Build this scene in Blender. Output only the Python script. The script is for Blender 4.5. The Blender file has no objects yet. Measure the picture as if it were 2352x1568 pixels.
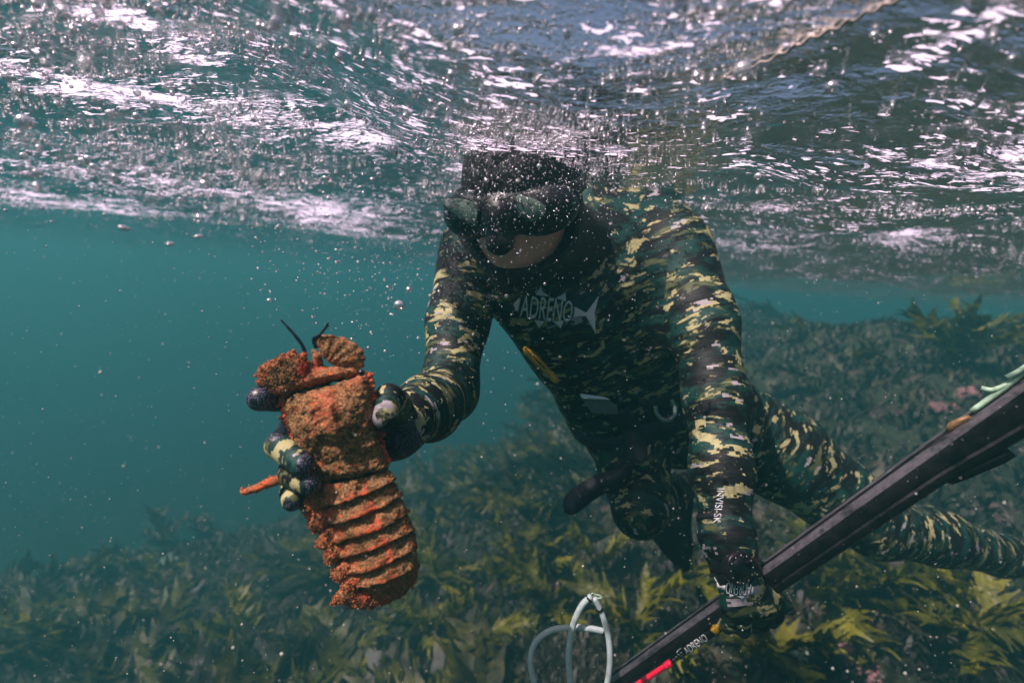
import bpy, bmesh, math, random
import numpy as np
from mathutils import Vector, Matrix, noise as mnoise
from mathutils.bvhtree import BVHTree
random.seed(7); rs = np.random.RandomState(11)
S = bpy.context.scene
COL = S.collection
# ------------------------------------------------------------------ camera
FPX = 1045.0; PITCH = math.radians(7.4); ROLL = math.radians(4.0)
cr, sr, cp, sp = math.cos(ROLL), math.sin(ROLL), math.cos(PITCH), math.sin(PITCH)
FW = np.array((0, cp, -sp)); _u = np.array((0, sp, cp)); _x = np.array((1., 0, 0))
RT = cr*_x + sr*_u; UP = -sr*_x + cr*_u
cam_d = bpy.data.cameras.new('camera'); cam = bpy.data.objects.new('camera', cam_d); COL.objects.link(cam)
cam.matrix_world = Matrix(((RT[0], UP[0], -FW[0], 0), (RT[1], UP[1], -FW[1], 0), (RT[2], UP[2], -FW[2], 0), (0, 0, 0, 1)))
cam_d.lens = 16; cam_d.sensor_width = 36; cam_d.clip_start = 0.01; cam_d.clip_end = 400
cam_d.dof.use_dof = True; cam_d.dof.focus_distance = 0.61; cam_d.dof.aperture_fstop = 2.7
S.camera = cam
# ------------------------------------------------------------------ world, sun, exposure
SUN = Vector((-0.50, -0.29, 0.82)).normalized()
W = bpy.data.worlds.new('World'); S.world = W; W.use_nodes = True
wn = W.node_tree; bg = wn.nodes['Background']
sky = wn.nodes.new('ShaderNodeTexSky'); sky.sky_type = 'NISHITA'; sky.sun_disc = False; sky.dust_density = 5.0; sky.air_density = 1.0; sky.ozone_density = .6
sky.sun_elevation = math.asin(SUN.z); sky.sun_rotation = math.atan2(SUN.x, SUN.y)
wn.links.new(sky.outputs[0], bg.inputs[0]); bg.inputs[1].default_value = 0.10
sun_d = bpy.data.lights.new('sun', 'SUN'); sun_d.energy = 5.0; sun_d.angle = math.radians(0.5); sun_d.color = (1.0, 0.92, 0.84)
sun = bpy.data.objects.new('sun', sun_d); COL.objects.link(sun)
sun.rotation_euler = (-SUN).to_track_quat('-Z', 'Y').to_euler()
S.view_settings.view_transform = 'Standard'; S.view_settings.look = 'None'
S.view_settings.gamma = 1; S.view_settings.exposure = 0.56
cy = S.cycles
cy.use_denoising = True
try: cy.denoiser = 'OPENIMAGEDENOISE'
except Exception: pass
cy.max_bounces = 6; cy.diffuse_bounces = 2; cy.glossy_bounces = 4; cy.volume_bounces = 1
cy.transmission_bounces = 4; cy.transparent_max_bounces = 12
cy.sample_clamp_indirect = 4; cy.caustics_reflective = False; cy.caustics_refractive = False

# ------------------------------------------------------------------ helpers
def P(x, y, d):
    return RT*((x-1176)/FPX*d) + UP*((784-y)/FPX*d) + FW*d
def ray(x, y):
    v = P(x, y, 1.0); return v/np.linalg.norm(v)
def new_mesh(name, verts, faces):
    me = bpy.data.meshes.new(name)
    me.from_pydata([tuple(v) for v in verts], [], [tuple(f) for f in faces]); me.update(); return me
def fast_mesh(name, V, F):
    """V (n,3), F (m,k) arrays, one face size"""
    V = np.asarray(V, np.float32); F = np.asarray(F, np.int32); m, k = F.shape
    me = bpy.data.meshes.new(name); me.vertices.add(len(V)); me.vertices.foreach_set('co', V.ravel())
    me.loops.add(m*k); me.loops.foreach_set('vertex_index', F.ravel())
    me.polygons.add(m); me.polygons.foreach_set('loop_start', np.arange(0, m*k, k, dtype=np.int32))
    me.polygons.foreach_set('loop_total', np.full(m, k, np.int32)); me.update(calc_edges=True); me.validate(); return me
def smooth(me):
    me.polygons.foreach_set('use_smooth', [True]*len(me.polygons)); me.update()
def obj(name, me, mat=None, parent=None, sm=True):
    if sm: smooth(me)
    if mat is not None:
        for m in (mat if isinstance(mat, (list, tuple)) else [mat]): me.materials.append(m)
    o = bpy.data.objects.new(name, me); COL.objects.link(o); o.parent = parent; return o
def empty(name, loc=(0, 0, 0)):
    o = bpy.data.objects.new(name, None); COL.objects.link(o); o.location = loc; return o
def tag(o, label=None, cat=None, group=None, kind=None):
    if label: o['label'] = label
    if cat: o['category'] = cat
    if group: o['group'] = group
    if kind: o['kind'] = kind
    return o
class MB:
    def __init__(s): s.v = []; s.f = []
    def add(s, V, F):
        n = len(s.v); s.v += [tuple(v) for v in V]; s.f += [tuple(i+n for i in f) for f in F]
    def mesh(s, name): return new_mesh(name, s.v, s.f)
def tube(pts, radii, n=12, cap=True, flat=None):
    """tapered tube; flat=(fraction, direction) squashes along a direction"""
    pts = [np.array(p, float) for p in pts]; V = []; F = []
    if np.isscalar(radii): radii = [radii]*len(pts)
    t0 = pts[1]-pts[0]; t0 /= np.linalg.norm(t0)
    a = np.cross(t0, (0.3, 0.2, 1)); a /= np.linalg.norm(a)
    for i, p in enumerate(pts):
        t = pts[min(i+1, len(pts)-1)]-pts[max(i-1, 0)]; t /= np.linalg.norm(t)+1e-12
        a = a-t*a.dot(t); a /= np.linalg.norm(a); b = np.cross(t, a)
        for k in range(n):
            w = 2*math.pi*k/n; V.append(p+radii[i]*(a*math.cos(w)+b*math.sin(w)))
    for i in range(len(pts)-1):
        for k in range(n):
            F.append((i*n+k, i*n+(k+1) % n, (i+1)*n+(k+1) % n, (i+1)*n+k))
    if cap:
        F.append(tuple(range(n-1, -1, -1))); F.append(tuple((len(pts)-1)*n+k for k in range(n)))
    return V, F
def spline(ctrl, m=8):
    c = [np.array(p, float) for p in ctrl]; c = [2*c[0]-c[1]]+c+[2*c[-1]-c[-2]]; out = []
    for i in range(1, len(c)-2):
        for k in range(m):
            t = k/m; out.append(.5*((2*c[i])+(-c[i-1]+c[i+1])*t+(2*c[i-1]-5*c[i]+4*c[i+1]-c[i+2])*t*t+(-c[i-1]+3*c[i]-3*c[i+1]+c[i+2])*t**3))
    out.append(c[-2]); return out
def ribbon(pts, wdirs, width, thick):
    """flat strap with thickness: pts centre line, wdirs width direction per point"""
    V = []; F = []; n = len(pts)
    for i, p in enumerate(pts):
        t = pts[min(i+1, n-1)]-pts[max(i-1, 0)]; t = t/np.linalg.norm(t)
        w = wdirs[i]-t*t.dot(wdirs[i]); w /= np.linalg.norm(w); nn = np.cross(t, w)
        ww = width[i] if hasattr(width, '__len__') else width
        for (a, b) in ((-1, -1), (-.9, 1), (.9, 1), (1, -1)): V.append(p+w*a*ww/2+nn*b*thick/2)
    for i in range(n-1):
        for k in range(4): F.append((i*4+k, i*4+(k+1) % 4, (i+1)*4+(k+1) % 4, (i+1)*4+k))
    F.append((3, 2, 1, 0)); F.append(tuple((n-1)*4+k for k in range(4))); return V, F
_fbm_cache = {}
class GN:
    """tiny 3-D gradient-free value noise on arrays (trilinear, smooth)"""
    def __init__(s, seed): s.g = np.random.RandomState(seed).rand(32, 32, 32).astype(np.float32)*2-1
    def __call__(s, x, y, z):
        xi, yi, zi = np.floor(x).astype(int), np.floor(y).astype(int), np.floor(z).astype(int)
        fx, fy, fz = x-xi, y-yi, z-zi
        fx, fy, fz = fx*fx*(3-2*fx), fy*fy*(3-2*fy), fz*fz*(3-2*fz); g = s.g; r = 0
        for a in (0, 1):
            for b in (0, 1):
                for c in (0, 1):
                    r = r+g[(xi+a) % 32, (yi+b) % 32, (zi+c) % 32]*(fx if a else 1-fx)*(fy if b else 1-fy)*(fz if c else 1-fz)
        return r
    def fbm(s, x, y, z, o=4, gain=.5):
        r = 0; a = 1
        for i in range(o): r = r+a*s(x*2**i+7.3*i, y*2**i+3.1*i, z*2**i+1.7*i); a *= gain
        return r
N1, N2, N3 = GN(1), GN(2), GN(3)

# ---- signed distance bodies -> surface nets
class SDF:
    def __init__(s, lo, hi, h):
        s.lo = np.array(lo, float); s.h = h
        s.n = np.ceil((np.array(hi)-s.lo)/h).astype(int)+1
        s.f = np.full(s.n, 0.5, np.float32)
    def _blk(s, lo, hi):
        a = np.clip(np.floor((np.array(lo)-s.lo)/s.h).astype(int), 0, s.n-1); b = np.clip(np.ceil((np.array(hi)-s.lo)/s.h).astype(int)+1, 1, s.n)
        ax = [s.lo[i]+s.h*np.arange(a[i], b[i]) for i in range(3)]
        X, Y, Z = np.meshgrid(*ax, indexing='ij')
        return tuple(slice(a[i], b[i]) for i in range(3)), np.stack((X, Y, Z), -1)
    def _mix(s, sl, d, k, op='u'):
        f = s.f[sl]
        if op == 'cut':
            d = -d; h = np.clip(.5-.5*(d-f)/max(k, 1e-6)*-1, 0, 1)
            h = np.clip(.5+.5*(d-f)/max(k, 1e-6), 0, 1); s.f[sl] = f*(1-h)+d*h+k*h*(1-h); return
        h = np.clip(.5+.5*(f-d)/max(k, 1e-6), 0, 1); s.f[sl] = f*(1-h)+d*h-k*h*(1-h)
    def cone(s, a, b, ra, rb, k=.02, op='u'):
        a = np.array(a, float); b = np.array(b, float); R = max(ra, rb)+k*1.5+s.h*3
        sl, p = s._blk(np.minimum(a, b)-R, np.maximum(a, b)+R)
        ab = b-a; t = np.clip(((p-a)@ab)/(ab@ab+1e-12), 0, 1)
        d = np.linalg.norm(p-a-t[..., None]*ab, axis=-1)-(ra+(rb-ra)*t); s._mix(sl, d, k, op)
    def chain(s, pts, rad, k=.012, op='u'):
        for i in range(len(pts)-1): s.cone(pts[i], pts[i+1], rad[i], rad[i+1], k, op)
    def ell(s, c, r, axes=None, k=.02, op='u'):
        c = np.array(c, float); r = np.array(r, float); R = r.max()+k*1.5+s.h*3
        sl, p = s._blk(c-R, c+R); q = p-c
        if axes is not None: q = q@np.array(axes).T
        k0 = np.linalg.norm(q/r, axis=-1); k1 = np.linalg.norm(q/(r*r), axis=-1)+1e-9
        s._mix(sl, k0*(k0-1)/k1, k, op)
    def mesh(s, name, relax=1):
        f = s.f; ins = f < 0; n = np.array(f.shape)-1
        cnt = np.zeros(n, np.int8); acc = np.zeros(tuple(n)+(3,), np.float32); mix = np.zeros(n, np.float32)
        tot = np.zeros(n, np.int8)
        for a in (0, 1):
            for b in (0, 1):
                for c in (0, 1): tot += ins[a:n[0]+a, b:n[1]+b, c:n[2]+c]
        act = (tot > 0) & (tot < 8); idx = np.argwhere(act); ids = -np.ones(n, np.int64); ids[act] = np.arange(len(idx))
        pos = np.zeros((len(idx), 3)); num = np.zeros(len(idx))
        off = [np.array(o) for o in ((0, 0, 0), (1, 0, 0), (0, 1, 0), (1, 1, 0), (0, 0, 1), (1, 0, 1), (0, 1, 1), (1, 1, 1))]
        E = [(0, 1), (2, 3), (4, 5), (6, 7), (0, 2), (1, 3), (4, 6), (5, 7), (0, 4), (1, 5), (2, 6), (3, 7)]
        vals = [f[tuple((idx+o).T)] for o in off]
        for i, j in E:
            m = (vals[i] < 0) != (vals[j] < 0); t = np.where(m, vals[i]/np.where(m, vals[i]-vals[j], 1), 0)
            pos += m[:, None]*(off[i]+t[:, None]*(off[j]-off[i])); num += m
        V = (idx+pos/num[:, None])*s.h+s.lo; F = []
        for ax in range(3):
            o = np.zeros(3, int); o[ax] = 1
            A = ins[:-1, :-1, :-1]; B = ins[o[0]:n[0]+o[0], o[1]:n[1]+o[1], o[2]:n[2]+o[2]]
            u, v = [(1, 2), (2, 0), (0, 1)][ax]
            e = np.argwhere(A != B); e = e[(e[:, u] > 0) & (e[:, v] > 0)]
            du = np.zeros(3, int); du[u] = 1; dv = np.zeros(3, int); dv[v] = 1
            q = np.stack([ids[tuple(x.T)] for x in (e-du-dv, e-dv, e, e-du)], -1)
            flip = ~A[tuple(e.T)]; q[flip] = q[flip][:, ::-1]; F.append(q)
        F = np.concatenate(F); F = F[(F >= 0).all(1)]
        for _ in range(relax):
            sm_ = np.zeros_like(V); c = np.zeros(len(V))
            for a in range(4):
                b = (a+1) % 4
                np.add.at(sm_, F[:, a], V[F[:, b]]); np.add.at(c, F[:, a], 1)
                np.add.at(sm_, F[:, b], V[F[:, a]]); np.add.at(c, F[:, b], 1)
            V = .5*V+.5*sm_/np.maximum(c, 1)[:, None]
        return fast_mesh(name, V, F)

# ---- materials
def mat(name):
    m = bpy.data.materials.new(name); m.use_nodes = True; nt = m.node_tree
    b = nt.nodes['Principled BSDF']; return m, nt, b
def nd(nt, t, **kw):
    n = nt.nodes.new(t)
    for k, v in kw.items():
        if k.startswith('i_'):
            key = k[2:]; key = int(key) if key.isdigit() else key.replace('_', ' ')
            n.inputs[key].default_value = v
        else: setattr(n, k, v)
    return n
def ramp(nt, src, stops, interp='LINEAR'):
    r = nt.nodes.new('ShaderNodeValToRGB'); cr_ = r.color_ramp; cr_.interpolation = interp
    while len(cr_.elements) < len(stops): cr_.elements.new(.5)
    for e, (p, c) in zip(cr_.elements, stops):
        e.position = p; e.color = (c, c, c, 1) if np.isscalar(c) else (*c, 1)
    nt.links.new(src, r.inputs[0]); return r.outputs[0]
def mixc(nt, fac, a, b):
    m = nt.nodes.new('ShaderNodeMix'); m.data_type = 'RGBA'
    for s, v in ((0, fac), (6, a), (7, b)):
        if hasattr(v, 'links') or isinstance(v, bpy.types.NodeSocket): nt.links.new(v, m.inputs[s])
        else: m.inputs[s].default_value = v if s == 0 else (*v, 1)
    return m.outputs[2]
def noise_n(nt, vec, scale, detail=3, rough=.5, dist=0):
    n = nd(nt, 'ShaderNodeTexNoise'); n.inputs['Scale'].default_value = scale; n.inputs['Detail'].default_value = detail
    n.inputs['Roughness'].default_value = rough; n.inputs['Distortion'].default_value = dist
    if vec is not None: nt.links.new(vec, n.inputs['Vector'])
    return n.outputs['Fac']
def bump(nt, b, h, strength, dist=.002):
    n = nd(nt, 'ShaderNodeBump'); n.inputs['Strength'].default_value = strength; n.inputs['Distance'].default_value = dist
    nt.links.new(h, n.inputs['Height'])
    if b is not None: nt.links.new(n.outputs[0], b.inputs['Normal'])
    return n
def gpos(nt): return nt.nodes.new('ShaderNodeTexCoord').outputs['Object']
def simple(name, col, rough=.5, metal=0, spec=.5, nscale=0, namp=.3):
    m, nt, b = mat(name); b.inputs['Base Color'].default_value = (*col, 1); b.inputs['Roughness'].default_value = rough
    b.inputs['Metallic'].default_value = metal; b.inputs['Specular IOR Level'].default_value = spec
    if nscale:
        v = gpos(nt); f = noise_n(nt, v, nscale, 5, .65)
        c2 = tuple(c*(1-namp) for c in col); c3 = tuple(min(1, c*(1+namp)) for c in col)
        nt.links.new(ramp(nt, f, [(.3, c2), (.7, c3)]), b.inputs['Base Color'])
        bump(nt, b, f, .4, .001)
    return m

def camo_mat(name, k=1.0, ts=0.0):
    m, nt, b = mat(name); at = nd(nt, 'ShaderNodeAttribute', attribute_name='camo'); v0 = at.outputs['Vector']
    def vm(op, a, bb):
        n = nd(nt, 'ShaderNodeVectorMath', operation=op)
        nt.links.new(a, n.inputs[0])
        if isinstance(bb, tuple): n.inputs[1].default_value = bb
        else: nt.links.new(bb, n.inputs[1])
        return n.outputs[0]
    # gentle warp of the coordinates
    wn_ = nd(nt, 'ShaderNodeTexNoise', i_Scale=14.0, i_Detail=2.0); nt.links.new(v0, wn_.inputs['Vector'])
    w = vm('MULTIPLY', vm('SUBTRACT', wn_.outputs['Color'], (.5, .5, .5)), (.035, .05, 0))
    v = vm('ADD', v0, w)
    px = vm('SNAP', v0, (.0034, .0048, 1.0)); pxw = vm('SNAP', v, (.0026, .0045, 1.0))
    def aniso(vec, sx, sy, off, detail=4, rough=.6):
        vv = vm('ADD', vm('MULTIPLY', vec, (sx*k, sy*k, 1)), (off, off*.7, off*.3)); return noise_n(nt, vv, 1.0, detail, rough)
    blk = (.003, .0034, .004); grn = (.006, .042, .036); yel = (.40, .365, .18); gry = (.37, .325, .36); olv = (.085, .10, .040)
    g = aniso(v, 34, 11, 3.1); c = mixc(nt, ramp(nt, g, [(.44, 0), (.56, 1)]), blk, grn)
    ol = aniso(v, 40, 12, 31.1, 5, .65); c = mixc(nt, ramp(nt, ol, [(.58+ts, 0), (.62+ts, 1)]), c, olv)
    y = aniso(v, 44, 16, 9.7, 5, .62); c = mixc(nt, ramp(nt, y, [(.588+ts, 0), (.615+ts, 1)]), c, yel)
    yp = aniso(pxw, 40, 18, 15.2, 3, .55); c = mixc(nt, ramp(nt, yp, [(.625+ts, 0), (.629+ts, 1)]), c, yel)
    gp = aniso(px, 42, 17, 21.4, 3, .6); c = mixc(nt, ramp(nt, gp, [(.655, 0), (.659, 1)]), c, gry)
    bp = aniso(px, 50, 16, 41.4, 4, .6); c = mixc(nt, ramp(nt, bp, [(.57, 0), (.575, 1)]), c, blk)
    nt.links.new(c, b.inputs['Base Color'])
    b.inputs['Roughness'].default_value = .62; b.inputs['Specular IOR Level'].default_value = .3
    wr = aniso(v0, 26, 7, 2.2, 3, .5); f = noise_n(nt, gpos(nt), 900, 2)
    b1 = nd(nt, 'ShaderNodeBump', i_Strength=.65, i_Distance=.010); nt.links.new(wr, b1.inputs['Height'])
    b2 = nd(nt, 'ShaderNodeBump', i_Strength=.3, i_Distance=.0006); nt.links.new(f, b2.inputs['Height'])
    nt.links.new(b1.outputs[0], b2.inputs['Normal']); nt.links.new(b2.outputs[0], b.inputs['Normal'])
    return m
def camo_uv(me, bones):
    """bones: list of (a, b, radius). writes a CORNER vector: along bone, around bone"""
    n = len(me.polygons); fc = np.zeros(n*3); me.polygons.foreach_get('center', fc); fc = fc.reshape(-1, 3)
    best = np.full(n, 9e9); bid = np.zeros(n, int)
    for i, (a, b_, r) in enumerate(bones):
        a = np.array(a); ab = np.array(b_)-a; t = np.clip((fc-a)@ab/(ab@ab), 0, 1)
        d = np.linalg.norm(fc-a-t[:, None]*ab, axis=1)/r
        k = d < best; best[k] = d[k]; bid[k] = i
    vc = np.zeros(len(me.vertices)*3); me.vertices.foreach_get('co', vc); vc = vc.reshape(-1, 3)
    nl = len(me.loops); lv = np.zeros(nl, np.int32); me.loops.foreach_get('vertex_index', lv)
    lt = np.zeros(n, np.int32); me.polygons.foreach_get('loop_total', lt); lf = np.repeat(np.arange(n), lt)
    out = np.zeros((nl, 3), np.float32); cum = 0
    for i, (a, b_, r) in enumerate(bones):
        a = np.array(a); ab = np.array(b_)-a; L = np.linalg.norm(ab); t = ab/L
        ref = -FW-t*t.dot(-FW); ref /= np.linalg.norm(ref); oth = np.cross(t, ref)
        def ang(p): q = p-a; return np.arctan2(q@oth, q@ref)
        m = bid[lf] == i; p = vc[lv[m]]; al = (p-a)@t
        an = ang(p); af = ang(fc[lf[m]]); an = af+(an-af+math.pi) % (2*math.pi)-math.pi
        out[m, 0] = cum+al; out[m, 1] = an*r; out[m, 2] = i*.0; cum += L
    at = me.attributes.new('camo', 'FLOAT_VECTOR', 'CORNER'); at.data.foreach_set('vector', out.ravel())

def bvh(me):
    vs = [v.co.copy() for v in me.vertices]; fs = [tuple(p.vertices) for p in me.polygons]; return BVHTree.FromPolygons(vs, fs)
def refine(V, F, L):
    """2-D triangles subdivided until edges < L"""
    bm = bmesh.new(); vs = [bm.verts.new((x, y, 0)) for x, y in V]
    for f in F:
        try: bm.faces.new([vs[i] for i in f])
        except ValueError: pass
    bmesh.ops.triangulate(bm, faces=bm.faces[:])
    for _ in range(5):
        e = [e for e in bm.edges if e.calc_length() > L]
        if not e: break
        bmesh.ops.subdivide_edges(bm, edges=e, cuts=1, use_grid_fill=True)
        bmesh.ops.triangulate(bm, faces=[f for f in bm.faces if len(f.verts) > 3])
    bm.verts.ensure_lookup_table(); bm.verts.index_update()
    o = [(v.co.x, v.co.y) for v in bm.verts], [tuple(v.index for v in f.verts) for f in bm.faces]; bm.free(); return o
def decal(name, V, F, tree, mat_, parent, off=.0012, L=8, thick=.0006):
    """shape given on the picture is dropped on the surface found there and lies on it"""
    V, F = refine(V, F, L); pts = []; ok = []
    for x, y in V:
        d = Vector(ray(x, y)); h, n, i, dist = tree.ray_cast(Vector((0, 0, 0)), d)
        ok.append(h is not None)
        if h is None: pts.append(Vector((0, 0, 0))); continue
        if n.dot(d) > 0: n = -n
        pts.append(h+n*off)
    F = [f for f in F if all(ok[i] for i in f)]
    used = sorted({i for f in F for i in f}); mp = {k: j for j, k in enumerate(used)}
    me = new_mesh(name, [pts[i] for i in used], [tuple(mp[i] for i in f) for f in F])
    o = obj(name, me, mat_, parent); m = o.modifiers.new('s', 'SOLIDIFY'); m.thickness = thick; m.offset = 0; return o
def poly2d(pts):
    bm = bmesh.new(); vs = [bm.verts.new((x, y, 0)) for x, y in pts]; f = bm.faces.new(vs)
    bmesh.ops.triangulate(bm, faces=[f]); bm.verts.index_update()
    o = [(v.co.x, v.co.y) for v in bm.verts], [tuple(v.index for v in f.verts) for f in bm.faces]; bm.free(); return o
def text2d(s):
    c = bpy.data.curves.new('t', 'FONT'); c.body = s; c.size = 1; c.resolution_u = 3
    o = bpy.data.objects.new('t', c); COL.objects.link(o); dg = bpy.context.evaluated_depsgraph_get()
    me = bpy.data.meshes.new_from_object(o.evaluated_get(dg)); V = np.array([v.co[:2] for v in me.vertices]); F = [tuple(p.vertices) for p in me.polygons]
    bpy.data.objects.remove(o); bpy.data.meshes.remove(me)
    V -= V.min(0); V /= V.max(0); return V, F           # unit box, y up
def fish_logo(cx, cy_, L, H, ang, flip=1):
    """lettering inside a fish outline: ADRENO, dorsal and belly fins, forked tail. returns 2-D V,F on the picture"""
    V = []; F = []
    def add(v, f): n = len(V); V.extend(v); F.extend(tuple(i+n for i in q) for q in f)
    T, TF = text2d('ADRENO')
    env = lambda x: .5*H*(1-((x-.40)/.62)**2)**.55 if abs(x-.4) < .62 else 0
    tv = [(.02+.70*x*1.0, (y-.5)*2*env(.02+.70*x)*.92) for x, y in T]
    tv = [(.07+.60*x, (y-.5)*2*env(.07+.60*x)*.95) for x, y in T]; add(tv, TF)
    def ap(p): v, f = poly2d(p); add(v, f)
    ap([(-.02, .02*H), (.03, .28*H), (.055, .30*H), (.045, -.25*H), (.02, -.2*H)])
    ap([(.22, .5*H), (.27, .9*H), (.30, .66*H), (.40, .50*H)])
    ap([(.46, .48*H), (.56, .74*H), (.58, .38*H)])
    ap([(.24, -.5*H), (.31, -.80*H), (.36, -.5*H)]); ap([(.46, -.46*H), (.56, -.72*H), (.58, -.38*H)])
    ap([(.69, .22*H), (.83, .03*H), (.95, .75*H), (.93, .1*H), (.97, -.75*H), (.83, -.10*H), (.69, -.2*H)])
    ca, sa = math.cos(ang), math.sin(ang); o = []
    for x, y in V:
        X = (x-.5)*L*flip; Y = y*L; o.append((cx+X*ca+Y*sa*1, cy_+X*sa-Y*ca))
    return o, F

# ================================================================== WATER SURFACE
def wave(x, y):
    x = np.asarray(x, float); y = np.asarray(y, float)
    r = np.hypot(x, y)
    h = .212+.030*np.sin(1.9*y-.7*x+.6)+.020*np.sin(3.1*x+1.3*y+2.0)
    h = h+.050*N1.fbm(x*.9+3, y*1.5+1, x*0+.5, 3)
    q = N2.fbm(x*2.6+.8*h*10, y*4.6, x*0+2.5, 3); h = h+.013*(1-np.abs(q)*2.2)
    h = h+.0075*N3.fbm(x*7, y*15, x*0+4.5, 3, .55)+0.0016*N1.fbm(x*30+5, y*55, x*0+1.5, 2)
    # a trough drawn down where the hump of the wave rolls behind the left shoulder
    h = h-.05*np.exp(-((x-.95)/.35)**2-((y-1.15)/.25)**2)
    h = h-.055*np.exp(-(r/1.5)**4)
    g = np.exp(-(((x-.03)/.26)**2+((y-.66)/.28)**2)**2); h = h*(1-g)+(.163+.28*(h-.22))*g
    g = np.exp(-(((x-.32)/.24)**2+((y-1.0)/.16)**2)**2); h = h*(1-g)+(.192+.5*(h-.20))*g
    return h
def polar_grid(radii, nth, hf):
    th = np.linspace(0, 2*math.pi, nth, endpoint=False)
    R, T = np.meshgrid(radii, th, indexing='ij'); X = R*np.sin(T); Y = R*np.cos(T); Z = hf(X, Y)
    V = np.stack((X, Y, Z), -1).reshape(-1, 3); nr = len(radii)
    i = np.arange(nr-1)[:, None]; j = np.arange(nth)[None, :]; j2 = (j+1) % nth
    F = np.stack((i*nth+j, i*nth+j2+0*i, (i+1)*nth+j2, (i+1)*nth+j), -1).reshape(-1, 4)[:, ::-1]
    return V, F
class Warp:  # angle samples denser ahead of the lens
    pass
def fan_grid(radii, nth, hf):
    s = np.linspace(-1, 1, nth, endpoint=False); T = math.pi*(.42*s+.58*s**3)
    R, T = np.meshgrid(radii, T, indexing='ij'); X = R*np.sin(T); Y = R*np.cos(T); Z = hf(X, Y)
    V = np.stack((X, Y, Z), -1).reshape(-1, 3); nr = len(radii)
    i = np.arange(nr-1)[:, None]; j = np.arange(nth)[None, :]; j2 = (j+1) % nth
    F = np.stack((i*nth+j, i*nth+j2+0*i, (i+1)*nth+j2, (i+1)*nth+j), -1).reshape(-1, 4)[:, ::-1]
    return V, F
rad = np.concatenate(([.004], .03*(60/.03)**(np.linspace(0, 1, 620)**1.0)))
V, F = fan_grid(rad, 1000, wave)
F = F[:, ::-1]   # faces look up: seen from below the fresnel term mirrors at shallow angles
water_me = fast_mesh('water_surface', V, F)
# froth, with glints and sky patches painted as froth: where they lie on the surface (picture position -> place on the surface), as a painted weight
def on_surface(px, py):
    d = ray(px, py)
    t = .05
    for _ in range(4000):
        p = d*t
        if p[2] > float(wave(p[0], p[1])): return p
        t *= 1.004; t += .0008
        if t > 30: break
    return d*30
froth_glint = np.zeros(len(V)); 
def blob(px, py, wx, wy, amp, az=None):
    global froth_glint
    c = on_surface(px, py); r = math.hypot(c[0], c[1]); e = np.array((c[0], c[1]))/r; t = np.array((e[1], -e[0]))
    q = V[:, :2]-c[:2]; froth_glint = np.maximum(froth_glint, amp*np.exp(-((q@t)/wx)**2-((q@e)/wy)**2))
for a in ((200, 200, .22, .12, .75), (500, 250, .25, .14, .8), (800, 300, .3, .15, .75), (1150, 260, .25, .12, .5), (1500, 200, .3, .12, .3), (900, 120, .2, .05, .4), (1750, 120, .15, .06, .2), (250, 40, .05, .035, 1.0), (420, 120, .06, .03, .8), (60, 130, .06, .03, .7), (2250, 60, .045, .03, .8), (2100, 140, .03, .02, .5),
          (2080, 545, .16, .3, .8), (1850, 500, .25, .25, .45), (1750, 560, .3, .5, .5), (400, 440, .4, .3, .75), (750, 480, .35, .5, .8), (150, 470, .5, .4, .7),
          (1000, 300, .2, .06, .75), (850, 260, .15, .05, .6), (1400, 230, .2, .06, .3), (1250, 330, .15, .1, .5), (1100, 400, .12, .12, .7), (2250, 385, .2, .2, .7),
          (650, 90, .05, .02, .5), (1000, 130, .06, .03, .6), (900, 60, .04, .02, .5), (1500, 100, .06, .03, .6), (1850, 380, .2, .12, .5), (2050, 640, .6, .6, .25),
          (600, 230, .12, .05, .5), (300, 300, .12, .06, .45)): blob(*a)
fa = water_me.attributes.new('froth', 'FLOAT', 'POINT'); fa.data.foreach_set('value', froth_glint.astype(np.float32))
wm = bpy.data.materials.new('water'); wm.use_nodes = True; nt = wm.node_tree; nt.nodes.clear()
out = nd(nt, 'ShaderNodeOutputMaterial'); gp = gpos(nt)
mp = nd(nt, 'ShaderNodeMapping'); mp.inputs['Scale'].default_value = (1, 2.2, 1); nt.links.new(gp, mp.inputs[0])
n1 = noise_n(nt, mp.outputs[0], 11, 5, .6, .4); n2 = noise_n(nt, mp.outputs[0], 55, 4, .6, .3)
b1 = bump(nt, None, n1, .20, .05); b2 = bump(nt, None, n2, .42, .008); nt.links.new(b1.outputs[0], b2.inputs['Normal'])
fr = nd(nt, 'ShaderNodeFresnel', i_IOR=1.333); nt.links.new(b2.outputs[0], fr.inputs['Normal'])
tr = nd(nt, 'ShaderNodeBsdfTransparent'); tr.inputs[0].default_value = (1.0, .90, .96, 1)  # pinkish filter turns the sky seen through it lavender
gl = nd(nt, 'ShaderNodeBsdfGlossy'); gl.inputs['Color'].default_value = (.96, .98, 1, 1); gl.inputs['Roughness'].default_value = .03; nt.links.new(b2.outputs[0], gl.inputs['Normal'])
mx = nd(nt, 'ShaderNodeMixShader'); nt.links.new(fr.outputs[0], mx.inputs[0]); nt.links.new(tr.outputs[0], mx.inputs[1]); nt.links.new(gl.outputs[0], mx.inputs[2])
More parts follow.
